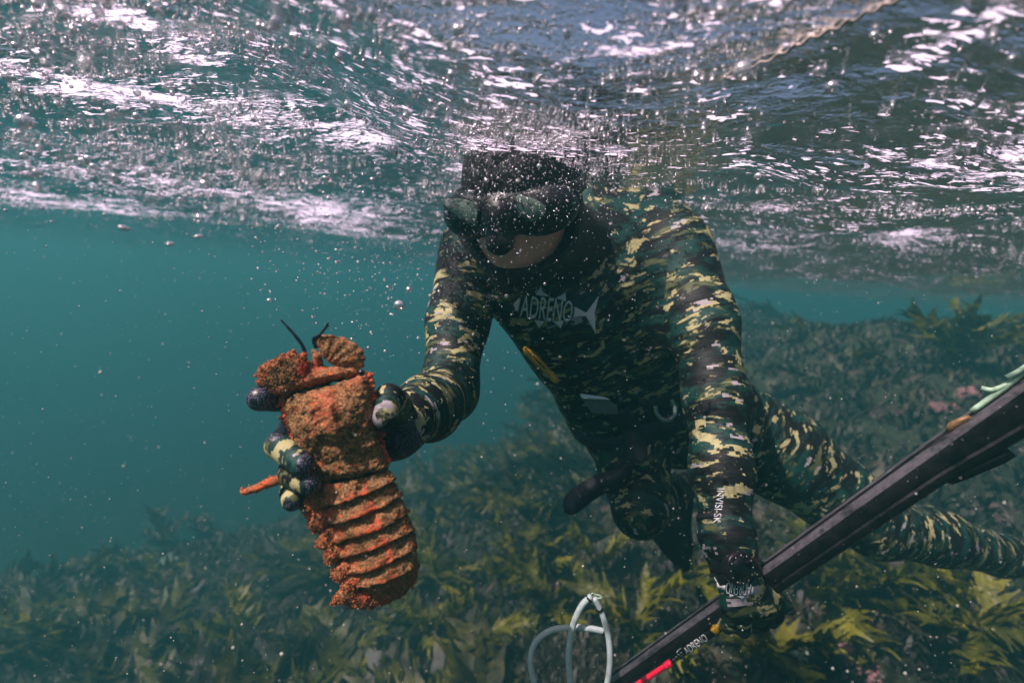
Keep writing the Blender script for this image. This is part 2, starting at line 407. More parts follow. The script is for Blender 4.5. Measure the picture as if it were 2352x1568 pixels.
# froth film of clustered tiny bubbles; its pale colour also paints bright glints
fat = nd(nt, 'ShaderNodeAttribute', attribute_name='froth')
mp2 = nd(nt, 'ShaderNodeMapping'); mp2.inputs['Scale'].default_value = (1, 2.6, 1); nt.links.new(gp, mp2.inputs[0])
fn = noise_n(nt, mp2.outputs[0], 9, 9, .72, 1.2)
vo = nd(nt, 'ShaderNodeTexVoronoi', i_Scale=130.0); nt.links.new(mp.outputs[0], vo.inputs['Vector'])
ma = nd(nt, 'ShaderNodeMath', operation='MULTIPLY_ADD'); nt.links.new(fat.outputs['Fac'], ma.inputs[0]); ma.inputs[1].default_value = .30; nt.links.new(fn, ma.inputs[2])
ma2 = nd(nt, 'ShaderNodeMath', operation='MULTIPLY_ADD'); nt.links.new(vo.outputs['Distance'], ma2.inputs[0]); ma2.inputs[1].default_value = -.12; nt.links.new(ma.outputs[0], ma2.inputs[2])
fmA = ramp(nt, ma2.outputs[0], [(.66, 0), (.74, 1)])
mp3 = nd(nt, 'ShaderNodeMapping'); mp3.inputs['Scale'].default_value = (.5, 1.55, 1); mp3.inputs['Rotation'].default_value = (0, 0, .12); nt.links.new(gp, mp3.inputs[0])
sp1 = noise_n(nt, mp3.outputs[0], 105, 2, .55, .6); sp2 = noise_n(nt, mp3.outputs[0], 13, 4, .6, .8)
m4 = nd(nt, 'ShaderNodeMath', operation='MULTIPLY_ADD'); nt.links.new(fat.outputs['Fac'], m4.inputs[0]); m4.inputs[1].default_value = .16; nt.links.new(sp1, m4.inputs[2])
m5 = nd(nt, 'ShaderNodeMath', operation='MULTIPLY_ADD'); nt.links.new(sp2, m5.inputs[0]); m5.inputs[1].default_value = .55; nt.links.new(m4.outputs[0], m5.inputs[2])
glint_mask = ramp(nt, m5.outputs[0], [(.982, 0), (1.0, 1)])  # fine speckle that paints sparkling glints onto the water
m6 = nd(nt, 'ShaderNodeMath', operation='MAXIMUM'); nt.links.new(fmA, m6.inputs[0]); nt.links.new(glint_mask, m6.inputs[1]); froth_glint_mask = m6.outputs[0]
dif = nd(nt, 'ShaderNodeBsdfTranslucent'); dif.inputs[0].default_value = (.92, .74, .97, 1)  # lilac put into the froth for the violet cast of the glints
df2 = nd(nt, 'ShaderNodeBsdfDiffuse'); df2.inputs[0].default_value = (.8, .76, .84, 1)
ad = nd(nt, 'ShaderNodeMixShader'); ad.inputs[0].default_value = .25; nt.links.new(dif.outputs[0], ad.inputs[1]); nt.links.new(df2.outputs[0], ad.inputs[2])
mx2 = nd(nt, 'ShaderNodeMixShader'); nt.links.new(froth_glint_mask, mx2.inputs[0]); nt.links.new(mx.outputs[0], mx2.inputs[1]); nt.links.new(ad.outputs[0], mx2.inputs[2])
nt.links.new(mx2.outputs[0], out.inputs[0])
tag(obj('water_surface', water_me, wm), kind='structure')

# ================================================================== SEABED
def sstep(a, b, x): t = np.clip((x-a)/(b-a), 0, 1); return t*t*(3-2*t)
def ground(x, y):
    x = np.asarray(x, float); y = np.asarray(y, float); r = np.hypot(x, y)
    z = -1.75-.05*r+.35*sstep(-.5, 1.5, x)
    # reef rising to the right, behind the diver
    reef = sstep(.5, 3.4, x+.10*y)*sstep(1.2, 4.6, y+.3*x)
    z = z+reef*1.45
    z = z-.65*sstep(-.1, 3.0, .25*y-x)-3.2*sstep(8, 15, y-1.1*x+.3*r)
    z = z+.16*N1.fbm(x*.9, y*.9, x*0+.3, 4, .55)+.05*N2.fbm(x*4, y*4, x*0+1.3, 3, .6)+.02*N3.fbm(x*14, y*14, x*0, 2)
    return z
radg = np.concatenate(([.01], .3*(45/.3)**np.linspace(0, 1, 330)))
V, F = fan_grid(radg, 620, ground); F = F[:, ::-1]
sm, nt, b = mat('seabed_rock'); gp = gpos(nt)
n1 = noise_n(nt, gp, 5, 6, .65, .3); n2 = noise_n(nt, gp, 26, 6, .7); n3 = noise_n(nt, gp, 2.6, 4, .55, .5)
c = ramp(nt, n2, [(.3, (.006, .012, .008)), (.5, (.022, .034, .016)), (.7, (.07, .075, .035))])
c = mixc(nt, ramp(nt, n1, [(.56, 0), (.66, 1)]), c, (.15, .10, .095)); c = mixc(nt, ramp(nt, n3, [(.60, 0), (.68, .7)]), c, (.20, .19, .14))
nt.links.new(c, b.inputs['Base Color']); b.inputs['Roughness'].default_value = .9; bump(nt, b, n2, .9, .03)
tag(obj('seabed', fast_mesh('seabed', V, F), sm), kind='structure')
def on_ground(px, py):
    d = ray(px, py); t = .5
    while t < 30:
        p = d*t
        if p[2] < float(ground(p[0], p[1])): return p
        t += .01+.004*t
    return d*30
# ------------------------------------------------------------------ the water itself (haze)
hz = MB(); X0, X1, Y0, Y1, Z0, Z1 = -62, 62, -62, 62, -9.5, .62
hz.add([(X0, Y0, Z0), (X1, Y0, Z0), (X1, Y1, Z0), (X0, Y1, Z0), (X0, Y0, Z1), (X1, Y0, Z1), (X1, Y1, Z1), (X0, Y1, Z1)],
       [(0, 3, 2, 1), (4, 5, 6, 7), (0, 1, 5, 4), (1, 2, 6, 5), (2, 3, 7, 6), (3, 0, 4, 7)])
hm = bpy.data.materials.new('haze'); hm.use_nodes = True; nt = hm.node_tree; nt.nodes.clear(); out = nd(nt, 'ShaderNodeOutputMaterial')
pv = nd(nt, 'ShaderNodeVolumePrincipled'); pv.inputs['Density Attribute'].default_value = ''; pv.inputs['Temperature Attribute'].default_value = ''
pv.inputs['Color'].default_value = (.070, .315, .340, 1); pv.inputs['Density'].default_value = .14; pv.inputs['Anisotropy'].default_value = .25
nt.links.new(pv.outputs[0], out.inputs['Volume']); hm.cycles.homogeneous_volume = True
tag(obj('haze', hz.mesh('haze'), hm, sm=False), kind='stuff')

# ================================================================== THE DIVER
CAMO = camo_mat('camouflage_neoprene', 1.15, -.004)
CAMOG = camo_mat('camouflage_glove', .95, -.03)
RUB = simple('black_rubber', (.006, .006, .007), .42, nscale=240, namp=.4)
RUB2 = simple('strap_rubber', (.012, .014, .024), .6, nscale=700, namp=.6)
SKIN = simple('skin', (.95, .38, .28), .5, nscale=60, namp=.12)
PRINT = simple('grey_print', (.78, .78, .80), .6, nscale=500, namp=.25)
PRINTW = simple('white_print', (.75, .75, .78), .6)
STEEL = simple('steel', (.45, .46, .48), .28, 1.0, nscale=80, namp=.15)
person = tag(empty('person', P(1176, 784, 1.0)),
             'diver in camouflage wetsuit and black mask, holding up a lobster', 'person')
person.location = (0, 0, 0)
# ---- wetsuit: one continuous body
LO = np.minimum.reduce([P(950, 350, .45), P(950, 1650, 1.6), P(2500, 350, .45), P(2500, 1650, 1.6), P(950, 350, 1.6), P(1200, 1300, .5)])
body = SDF((-.30, .44, -1.02), (1.80, 1.72, .36), .0058)
RA = [(1080, 575, .90, .062), (1052, 740, .83, .053), (1030, 900, .76, .0455), (985, 935, .65, .043), (935, 962, .565, .034)]
LA = [(1548, 575, .92, .076), (1610, 740, .86, .060), (1645, 915, .80, .0500), (1656, 1080, .745, .0435), (1670, 1240, .695, .034), (1690, 1320, .675, .027)]
LLg = [(1640, 955, 1.15, .118), (1795, 1045, 1.13, .108), (1915, 1135, 1.11, .088), (2010, 1208, 1.10, .070), (2150, 1232, 1.14, .066), (2290, 1270, 1.22, .054), (2420, 1305, 1.32, .040)]
RL = [(1440, 985, 1.13, .094), (1455, 1080, 1.04, .074), (1468, 1172, .97, .054)]
RL2 = [(1468, 1172, .97, .054), (1520, 1150, 1.14, .055), (1560, 1120, 1.32, .042), (1585, 1110, 1.42, .04)]
def ch(L, k=.02): body.chain([P(*a[:3]) for a in L], [a[3] for a in L], k)
TO = [(1235, 660, .90, .105), (1330, 780, .985, .108), (1385, 900, 1.07, .098), (1425, 985, 1.14, .095)]
TO2 = [(1420, 640, .96, .115), (1470, 780, 1.02, .11), (1510, 900, 1.09, .098), (1560, 975, 1.15, .11)]
body.chain([P(*a[:3]) for a in TO], [a[3] for a in TO], .05); body.chain([P(*a[:3]) for a in TO2], [a[3] for a in TO2], .07)
body.cone(P(1330, 560, .95), P(1320, 700, .95), .10, .11, .06)
body.cone(P(1140, 580, .91), P(1500, 540, .97), .068, .080, .05)       # shoulder girdle
body.cone(P(1480, 500, 1.0), P(1330, 480, .97), .075, .07, .05)
ch(RA, .03); ch(LA, .035); ch(LLg, .03); ch(RL, .035); ch(RL2, .02)
me = body.mesh('wetsuit', 3)
def seg(L, s=0): return [(P(*L[i][:3]), P(*L[i+1][:3]), (L[i][3]+L[i+1][3])/2) for i in range(s, len(L)-1)]
bones = seg(RA)+seg(LA)+seg(LLg)+seg(RL)+seg(RL2)+[(P(1325, 600, .95), P(1390, 800, 1.02), .17), (P(1390, 800, 1.02), P(1495, 985, 1.14), .17)]
camo_uv(me, bones); suit = obj('wetsuit', me, CAMO, person); suit_t = bvh(me)
# ---- head
Hc = P(1196, 458, .700)
f_ = RT*(-.37)-UP*.40-FW*1.0; f_ /= np.linalg.norm(f_)
u_ = UP*1.0+RT*.03; u_ = u_-f_*f_.dot(u_); u_ /= np.linalg.norm(u_); s_ = np.cross(u_, f_)   # s_: towards picture right
if s_.dot(RT) < 0: s_ = -s_
AX = np.array((s_, f_, u_))
def H(s, f, u): return Hc+s_*s+f_*f+u_*u
hd = SDF(Hc-.2, Hc+.2, .0036)
hd.ell(H(0, -.005, .02), (.079, .097, .092), AX, .01)
hd.ell(H(0, .030, -.045), (.060, .066, .066), AX, .03)      # jaw
hd.ell(H(0, .066, -.078), (.026, .026, .022), AX, .02)      # chin
hd.cone(H(0, .082, .012), H(0, .104, -.030), .009, .015, .012)   # nose
hd.cone(H(-.018, .088, -.056), H(.018, .088, -.056), .009, .009, .008)   # lips
hd.cone(H(-.03, .076, .022), H(.03, .076, .022), .012, .012, .02)       # brow
for q in (-1, 1): hd.ell(H(q*.044, .066, -.018), (.02, .02, .018), AX, .02); hd.ell(H(q*.031, .082, .006), (.012, .010, .008), AX, .003)
hd.cone(H(0, -.02, -.05), P(1310, 600, .90), .058, .066, .03)
obj('head', hd.mesh('head', 1), SKIN, person)
ho = SDF(Hc-.24, Hc+.26, .0040)
ho.ell(H(0, -.010, .022), (.087, .112, .102), AX, .01)
ho.ell(H(0, .022, -.045), (.075, .070, .074), AX, .04)
ho.ell(H(.005, .055, -.098), (.040, .036, .030), AX, .03)
ho.cone(H(0, -.02, -.05), P(1310, 570, .89), .078, .084, .05)
ho.ell(H(.034, .080, -.040), (.088, .085, .050), AX, .005, 'cut')
hood_me = ho.mesh('hood', 2)
camo_uv(hood_me, [(H(0, 0, .1), H(0, 0, -.1), .1), (H(0, -.02, -.1), P(1400, 640, .92), .1)])
HOODM = simple('hood_neoprene', (.006, .006, .008), .65, nscale=60, namp=.7)
hood = obj('hood', hood_me, HOODM, person)
# ---- mask
mk = SDF(Hc-.2, Hc+.2, .0026)
for q in (-1, 1):
    c_, s2 = math.cos(q*.32), math.sin(q*.32)
    ax = np.array((s_*c_-f_*s2, f_*c_+s_*s2, u_))
    mk.ell(H(q*.050, .076, -.013), (.052, .025, .034), ax, .012)
    mk.ell(H(q*.063, .062, -.008), (.036, .028, .027), ax, .012)
mk.ell(H(0, .092, -.010), (.040, .019, .030), AX, .012)
mk.cone(H(0, .098, -.018), H(.0, .108, -.050), .021, .0165, .014)        # nose pocket
mk.ell(H(0, .110, -.050), (.019, .014, .012), AX, .008)
mk.ell(H(0, .060, -.012), (.084, .040, .034), AX, .01)
mk_me = mk.mesh('mask', 2); MASKM = simple('mask_frame', (.006, .006, .007), .33, nscale=90, namp=.3)
mask = obj('mask', mk_me, MASKM, person); mk_t = bvh(mk_me)
lm, nt, b = mat('mask_lens'); gp = gpos(nt); nn = noise_n(nt, gp, 24, 3, .5, .6)
nt.links.new(ramp(nt, nn, [(.35, (.07, .105, .085)), (.6, (.12, .17, .13)), (.72, (.28, .38, .27))]), b.inputs['Base Color'])
b.inputs['Roughness'].default_value = .12; b.inputs['Specular IOR Level'].default_value = .8; b.inputs['Coat Weight'].default_value = .5
def smoothpoly(pts, m=5):
    c = [np.array(p, float) for p in pts]; n = len(c); o = []
    for i in range(n):
        a, b_, c2, d = c[i-1], c[i], c[(i+1) % n], c[(i+2) % n]
        for k in range(m):
            t = k/m; o.append(tuple(.5*((2*b_)+(c2-a)*t+(2*a-5*b_+4*c2-d)*t*t+(-a+3*b_-3*c2+d)*t**3)))
    return o
LL1 = smoothpoly([(1018, 461), (1052, 457), (1088, 464), (1100, 478), (1100, 500), (1095, 514), (1078, 511), (1048, 494), (1027, 476)])
LL2 = smoothpoly([(1186, 452), (1212, 453), (1240, 463), (1254, 478), (1250, 494), (1228, 506), (1206, 502), (1187, 486)])
for L in (LL1, LL2):
    v, f = poly2d(L); decal('lens', v, f, mk_t, lm, mask, off=.0022, L=6, thick=.002)
    # raised rim round the lens
    rim = []
    for x, y in L:
        h, n, i, d_ = mk_t.ray_cast(Vector((0, 0, 0)), Vector(ray(x, y)))
        if h is not None: rim.append(np.array(h)+np.array(n)*.0016)
    if len(rim) > 8:
        rim.append(rim[0]); m_ = MB(); m_.add(*tube(rim, .0021, 6)); obj('rim', m_.mesh('rim'), MASKM, mask)
v, f = fish_logo(1142, 447, 42, .30, math.radians(-3), 1); decal('emblem', v, f, mk_t, PRINT, mask, L=9)
m_ = MB()
for q in (-1, 1):
    pts = spline([H(q*.078, .066, .005), H(q*.094, .02, .012), H(q*.092, -.04, .02), H(q*.05, -.098, .028), H(0, -.116, .03)], 6)
    m_.add(*ribbon(pts, [u_]*len(pts), .022, .004))
obj('strap', m_.mesh('strap'), RUB, mask)
for q in (-1, 1):
    m_ = MB(); m_.add(*tube([H(q*.084, .06, .004), H(q*.088, .054, .004)], [.012, .011], 14)); obj('buckle', m_.mesh('buckle'), MASKM, mask)
# ---- gloves
def palm_dots():
    m, nt, b = mat('glove_grip'); gp = gpos(nt)
    vo = nd(nt, 'ShaderNodeTexVoronoi', i_Scale=430.0, i_Randomness=.25); nt.links.new(gp, vo.inputs['Vector'])
    c = ramp(nt, vo.outputs['Distance'], [(.30, (.16, .15, .24)), (.42, (.008, .008, .011))]); nt.links.new(c, b.inputs['Base Color'])
    b.inputs['Roughness'].default_value = .4; bump(nt, b, vo.outputs['Distance'], -.8, .0012); return m
GRIP = palm_dots()
def glove(name, lo, hi, chains, palm, bones, grip, h=.0022):
    g = SDF(lo, hi, h)
    for a in palm: g.cone(P(*a[0][:3]), P(*a[1][:3]), a[0][3], a[1][3], .016)
    for c in chains:
        t = SDF(lo, hi, h); t.chain([P(*a[:3]) for a in c], [a[3]*.93 for a in c], .003)
        # fingers stay apart: blend only where they root in the palm
        sl = tuple(slice(0, n) for n in g.n); g._mix(sl, t.f, .004)
    me = g.mesh(name, 2); camo_uv(me, bones)
    o = obj(name, me, [CAMOG, GRIP], person)
    n = len(me.polygons); fc = np.zeros(n*3); me.polygons.foreach_get('center', fc); fc = fc.reshape(-1, 3)
    nr = np.zeros(n*3); me.polygons.foreach_get('normal', nr); nr = nr.reshape(-1, 3)
    mi = np.zeros(n, np.int32)
    for (x, y, d, r, dirn) in grip:
        c = P(x, y, d); dv = dirn[0]*RT+dirn[1]*UP-dirn[2]*FW
        mi[(np.linalg.norm(fc-c, axis=1) < r) & (nr@dv > dirn[3])] = 1
    me.polygons.foreach_set('material_index', mi); return o, me
idx = [(790, 940, .545, .014), (690, 918, .520, .0145), (632, 914, .490, .0150), (598, 915, .470, .0142)]
mid = [(780, 990, .548, .014), (668, 985, .525, .0145), (642, 1022, .478, .0150), (694, 1068, .452, .0125)]
rng = [(780, 1040, .548, .014), (672, 1048, .520, .0140), (668, 1088, .478, .0140), (712, 1112, .455, .0120)]
pnk = [(790, 1085, .545, .013), (705, 1112, .515, .0125), (668, 1128, .488, .0118), (672, 1150, .470, .0112)]
thb = [(945, 1000, .540, .019), (912, 925, .510, .0165), (893, 912, .490, .0158), (884, 958, .466, .0135)]
pal = [((935, 962, .560, .034), (900, 985, .548, .030)), ((900, 985, .548, .028), (800, 960, .560, .017)), ((915, 1000, .545, .026), (790, 1045, .562, .017)), ((800, 950, .560, .017), (790, 1080, .560, .016))]
lo = np.minimum(P(560, 1200, .60), P(560, 1200, .40))-.03; hi = np.maximum(P(1010, 850, .62), P(1010, 850, .40))+.03
def sg(c): return [(P(*c[i][:3]), P(*c[i+1][:3]), c[i][3]) for i in range(len(c)-1)]
bn = sg(idx)+sg(mid)+sg(rng)+sg(pnk)+sg(thb)+[(P(935, 962, .56), P(800, 1000, .56), .03)]
g1, g1m = glove('glove', lo, hi, [idx, mid, rng, pnk, thb], pal, bn,
                [(600, 915, .47, .045, (.2, .2, .9, -.25)), (716, 1080, .452, .022, (1, 0, .3, .25)), (672, 1156, .468, .018, (.4, -1, .3, .2)), (720, 1120, .455, .018, (1, 0, .3, .25)), (935, 1025, .52, .036, (-.3, -.8, .5, .12))])
g1['label'] = 'camouflage glove with dotted black fingertips, gripping the lobster'
wr = [((1678, 1255, .692, .033), (1692, 1318, .672, .027)), ((1688, 1312, .672, .026), (1682, 1392, .662, .0135)), ((1705, 1322, .672, .023), (1755, 1388, .668, .0135)), ((1682, 1388, .663, .014), (1758, 1392, .668, .0135)), ((1700, 1340, .668, .022), (1720, 1390, .662, .016))]
i2 = [(1760, 1388, .668, .0130), (1780, 1412, .684, .0125), (1772, 1424, .722, .0118), (1745, 1415, .742, .011)]
m2 = [(1733, 1396, .664, .0130), (1748, 1430, .676, .0128), (1742, 1440, .715, .0120), (1715, 1428, .742, .0115)]
r2 = [(1706, 1400, .662, .0130), (1711, 1436, .673, .0125), (1706, 1446, .712, .0118), (1685, 1436, .742, .0112)]
p2 = [(1682, 1398, .662, .0125), (1677, 1428, .672, .0115), (1672, 1438, .705, .0110), (1655, 1432, .735, .0102)]
t2 = [(1730, 1345, .676, .018), (1775, 1370, .680, .0150), (1800, 1388, .684, .0120), (1816, 1400, .686, .0080)]
bn2 = sg(i2)+sg(m2)+sg(r2)+sg(p2)+sg(t2)+[(P(1678, 1255, .69), P(1722, 1410, .66), .03)]
lo = np.minimum(P(1600, 1500, .78), P(1600, 1500, .60))-.03; hi = np.maximum(P(1860, 1210, .80), P(1860, 1210, .6))+.03
g2, g2m = glove('glove', lo, hi, [i2, m2, r2, p2, t2], wr, bn2, [(1812, 1398, .686, .010, (1, .2, .3, .0)), (1720, 1440, .71, .06, (0, -1, -.4, .25))])
g2['label'] = 'camouflage glove closed around the speargun barrel'
g2_t = bvh(g2m)
v, f = fish_logo(1684, 1350, 92, .34, math.radians(180+4), 1); decal('emblem', v, f, g2_t, PRINT, g2, L=9)
# ---- lettering on the suit
v, f = fish_logo(1281, 712, 196, .29, math.radians(7)); decal('emblem', v, f, suit_t, PRINT, suit, off=.0016, L=7)
T, TF = text2d('INVISI-SK')
# runs down the forearm: picture x grows with letter height
v = [(1650+(y-.5)*17+6-(x)*9, 1121+x*80) for x, y in T]; decal('lettering', v, TF, suit_t, PRINTW, suit, off=.0014, L=6)
# ---- watch
wc = P(1698, 1303, .640); wdir = -FW+RT*.28+UP*.12; wdir /= np.linalg.norm(wdir)
wa = np.cross(wdir, UP); wa /= np.linalg.norm(wa); wb = np.cross(wdir, wa)
def lathe(prof, n=40, c=wc, ax=wdir, a=wa, b=wb):
    V = []; F = []
    for r, z in prof:
        for k in range(n): w = 2*math.pi*k/n; V.append(c+ax*z+(a*math.cos(w)+b*math.sin(w))*r)
    for i in range(len(prof)-1):
        for k in range(n): F.append((i*n+k, i*n+(k+1) % n, (i+1)*n+(k+1) % n, (i+1)*n+k))
    F.append(tuple(range(n-1, -1, -1))); F.append(tuple((len(prof)-1)*n+k for k in range(n))); return V, F
WP = simple('watch_case', (.018, .012, .016), .32, .3)
watch = MB(); watch.add(*lathe([(.0205, -.012), (.0235, -.008), (.0240, .000), (.0225, .004), (.0190, .0052)])); watch = obj('watch', watch.mesh('watch'), WP, person)
m_ = MB(); m_.add(*lathe([(.0168, .0050), (.0168, .0058)])); obj('watch_face', m_.mesh('watch_face'), simple('dark_glass', (.004, .004, .005), .08), watch)
m_ = MB()
for k in range(12):
    w = 2*math.pi*k/12; c = wc+(wa*math.cos(w)+wb*math.sin(w))*.0186; a1 = (wa*math.cos(w)+wb*math.sin(w)); a2 = np.cross(wdir, a1)
    q = [c+wdir*z+a1*x*.0008+a2*y*.0007 for z in (.0048, .0055) for x, y in ((-1, -1), (1, -1), (1, 1), (-1, 1))]
    m_.add(q, [(0, 3, 2, 1), (4, 5, 6, 7), (0, 1, 5, 4), (1, 2, 6, 5), (2, 3, 7, 6), (3, 0, 4, 7)])
obj('hour_mark', m_.mesh('hour_mark'), PRINTW, watch, sm=False)
m_ = MB(); ac = P(1684, 1292, .681); al = P(1690, 1318, .675)-P(1672, 1250, .695); al /= np.linalg.norm(al)
e1 = np.cross(al, FW); e1 /= np.linalg.norm(e1); e2 = np.cross(al, e1)
pts = [ac+(e1*math.cos(w)*.0335+e2*math.sin(w)*.0345) for w in np.linspace(0, 2*math.pi, 41)]
m_.add(*ribbon(pts, [al]*41, .026, .0035)); obj('watch_strap', m_.mesh('watch_strap'), WP, watch)
# cuff seam of the suit on the forearm
m_ = MB(); ac = P(1663, 1195, .709); e = P(1670, 1240, .695)-P(1656, 1080, .745); e /= np.linalg.norm(e)
e1 = np.cross(e, FW); e1 /= np.linalg.norm(e1); e2 = np.cross(e, e1)
pts = [ac+(e1*math.cos(w)+e2*math.sin(w))*.0382 for w in np.linspace(0, 2*math.pi, 41)]
m_.add(*ribbon(pts, [e]*41, .010, .004)); obj('cuff', m_.mesh('cuff'), HOODM, suit)
# ---- weight belt
def rc(t, x, y): 
    h, n, i, d = t.ray_cast(Vector((0, 0, 0)), Vector(ray(x, y))); return (np.array(h), np.array(n)) if h is not None else (None, None)
path = spline([(1300, 898), (1330, 925), (1380, 938), (1440, 928), (1500, 905), (1550, 885), (1590, 868)], 5)
bp = []; bw = []
for x, y in path:
    h, n = rc(suit_t, x, y)
    if h is not None: bp.append(h+n*.004); 
bc = P(1462, 905, 1.09)
m_ = MB(); bd = P(1330, 780, .985)-P(1425, 985, 1.14); bd /= np.linalg.norm(bd)
e1 = RT-bd*bd.dot(RT); e1 /= np.linalg.norm(e1); e2 = np.cross(bd, e1); ring = []
for w in np.linspace(0, 2*math.pi, 61):
    d = e1*math.cos(w)+e2*math.sin(w); o_ = bc+d*.5; h, n, i, dd = suit_t.ray_cast(Vector(o_), Vector(-d))
    for sc in (.5, .35, .27):
        h, n, i, dd = suit_t.ray_cast(Vector(bc+d*sc), Vector(-d))
        if h is not None and (Vector(bc)-h).length < .23: break
    if h is not None and (Vector(bc)-h).length < .23: ring.append(np.array(h)+d*.004)
ring[-1] = ring[0]
m_.add(*ribbon(ring, [bd]*len(ring), .050, .006)); belt = obj('weight_belt', m_.mesh('weight_belt'), RUB2, person)
def belt_pt(x, y, off=.012):
    h, n = rc(suit_t, x, y); return h-ray(x, y)*off, n
# buckle plate
def plate(name, quad, d, thick, m, parent):
    V = [P(x, y, d) for x, y in quad]+[P(x, y, d+thick) for x, y in quad]; n = len(quad)
    F = [tuple(range(n)), tuple(range(2*n-1, n-1, -1))]+[(i, i+n, (i+1) % n+n, (i+1) % n) for i in range(n)]
    mm = MB(); mm.add(V, F); o = obj(name, mm.mesh(name), m, parent, sm=False)
    bv = o.modifiers.new('b', 'BEVEL'); bv.width = .0012; bv.segments = 2; return o
hb, _ = belt_pt(1375, 925); db = float(hb@FW)
buckle = plate('buckle', [(1333, 906), (1372, 906), (1418, 930), (1418, 952), (1360, 948), (1345, 930)], db-.004, .005, simple('dark_steel', (.10, .11, .105), .35, .4), belt)
plate('latch_highlight', [(1331, 903), (1390, 912), (1405, 918), (1336, 915)], db-.010, .004, simple('steel_highlight', (.75, .68, .76), .25, .6), belt)  # pale bar paints the thin highlight along the top of the buckle
h2, _ = belt_pt(1515, 930, .0); dr = float(h2@FW)-.012
u = [(1505, 932), (1508, 948), (1520, 962), (1536, 964), (1547, 955), (1550, 938), (1542, 918)]
m_ = MB(); m_.add(*tube(spline([P(x, y, dr) for x, y in u], 5), .0042, 8)); obj('ring', m_.mesh('ring'), simple('galvanised', (.30, .42, .40), .35, .5), belt)
plate('belt_pouch', [(1452, 893), (1505, 868), (1545, 905), (1548, 922), (1500, 935), (1470, 930)], dr+.002, .02, RUB2, belt)
# loose tail of the belt, arching out and down
tp = spline([P(1418, 945, db-.002), P(1452, 985, .98), P(1462, 1040, .945), P(1432, 1092, .93), P(1375, 1112, .93), P(1325, 1146, .935), P(1298, 1176, .94)], 7)
wd = []
for i in range(len(tp)):
    t = i/(len(tp)-1); wv = (RT*1.0-UP*.0)*(1-min(1, t*2.4))*1+(UP*1.0+RT*.55)*min(1, max(0, t*2.4-.6)); wd.append(wv/np.linalg.norm(wv))
n_ = len(tp); wid = [.042 if i < n_-4 else .042*[.93, .8, .55, .2][i-n_+4] for i in range(n_)]
m_ = MB(); m_.add(*ribbon(tp, wd, wid, .004)); obj('strap', m_.mesh('strap'), RUB2, belt)
# ---- fin
o_ = [(1560, 1108), (1585, 1095), (1596, 1110), (1590, 1150), (1586, 1200), (1592, 1250), (1586, 1290), (1577, 1308), (1545, 1290), (1512, 1255), (1495, 1225), (1510, 1180), (1535, 1140)]
v, f = poly2d(smoothpoly(o_, 4)); v, f = refine(v, f, 14)
FINM = simple('fin_blade', (.008, .016, .018), .5, nscale=20, namp=.4)
V = [P(x, y, 1.36+.10*((y-1200)/100)**2*.4-.02*math.cos((x-1545)/14)*0+.012*math.sin((x-1500)/22)) for x, y in v]
fin = obj('fin', new_mesh('fin', V, f), FINM, person); mo = fin.modifiers.new('s', 'SOLIDIFY'); mo.thickness = .007
m_ = MB()
for pts in ([(1590, 1105), (1588, 1160), (1584, 1210), (1590, 1255)], [(1545, 1130), (1518, 1175), (1500, 1222)]):
    m_.add(*tube([P(x, y, 1.345+.04*((y-1200)/100)**2) for x, y in spline(pts, 4)], .006, 6))
obj('rib', m_.mesh('rib'), FINM, fin)
# ---- yellow stick tucked at the waist
m_ = MB(); A = P(1204, 797, .865); B = P(1281, 877, .885)
pts = [A+(B-A)*t for t in np.linspace(0, 1, 14)]; r_ = [.004, .0068]+[.0075+.0012*math.sin(i*.7) for i in range(10)]+[.0072, .004]
m_.add(*tube(pts, r_, 12)); YEL = simple('yellow_plastic', (.62, .36, .015), .4, nscale=60, namp=.2)
knife = obj('knife', m_.mesh('knife'), YEL); tag(knife, "slim yellow handled tool tucked against the diver's stomach", 'knife')
m_ = MB(); n3_ = np.cross((B-A)/np.linalg.norm(B-A), FW); q0 = A+(B-A)*.15-FW*.0078+n3_*.000; q1 = A+(B-A)*.62-FW*.0078
m_.add(*tube([q0, q0+(q1-q0)*.5, q1], [.0012, .0022, .0012], 6)); obj('groove', m_.mesh('groove'), RUB, knife)
m_ = MB(); m_.add(*ribbon([P(1252, 818, .90), P(1262, 850, .905), P(1258, 866, .905)], [RT]*3, .013, .004)); obj('clip', m_.mesh('clip'), simple('pale_clip', (.5, .45, .5), .5), knife)

# ================================================================== SPEARGUN
GM, nt, b = mat('speargun_carbon'); gp = gpos(nt); n1 = noise_n(nt, gp, 60, 6, .7); n2 = noise_n(nt, gp, 9, 3)
nt.links.new(ramp(nt, n1, [(.35, (.003, .0025, .0035)), (.62, (.009, .007, .009)), (.75, (.04, .034, .04))]), b.inputs['Base Color'])
nt.links.new(ramp(nt, n1, [(.3, .34), (.7, .62)]), b.inputs['Roughness']); bump(nt, b, n1, .25, .0008)
GTOP = simple('speargun_rail_highlight', (.10, .09, .105), .42, nscale=90, namp=.35)  # lighter grey paints the highlight along the top bevel of the barrel
GA = P(1395, 1584, .88); GB = P(2420, 868, .49); gd = (GB-GA); GL = np.linalg.norm(gd); gd /= GL
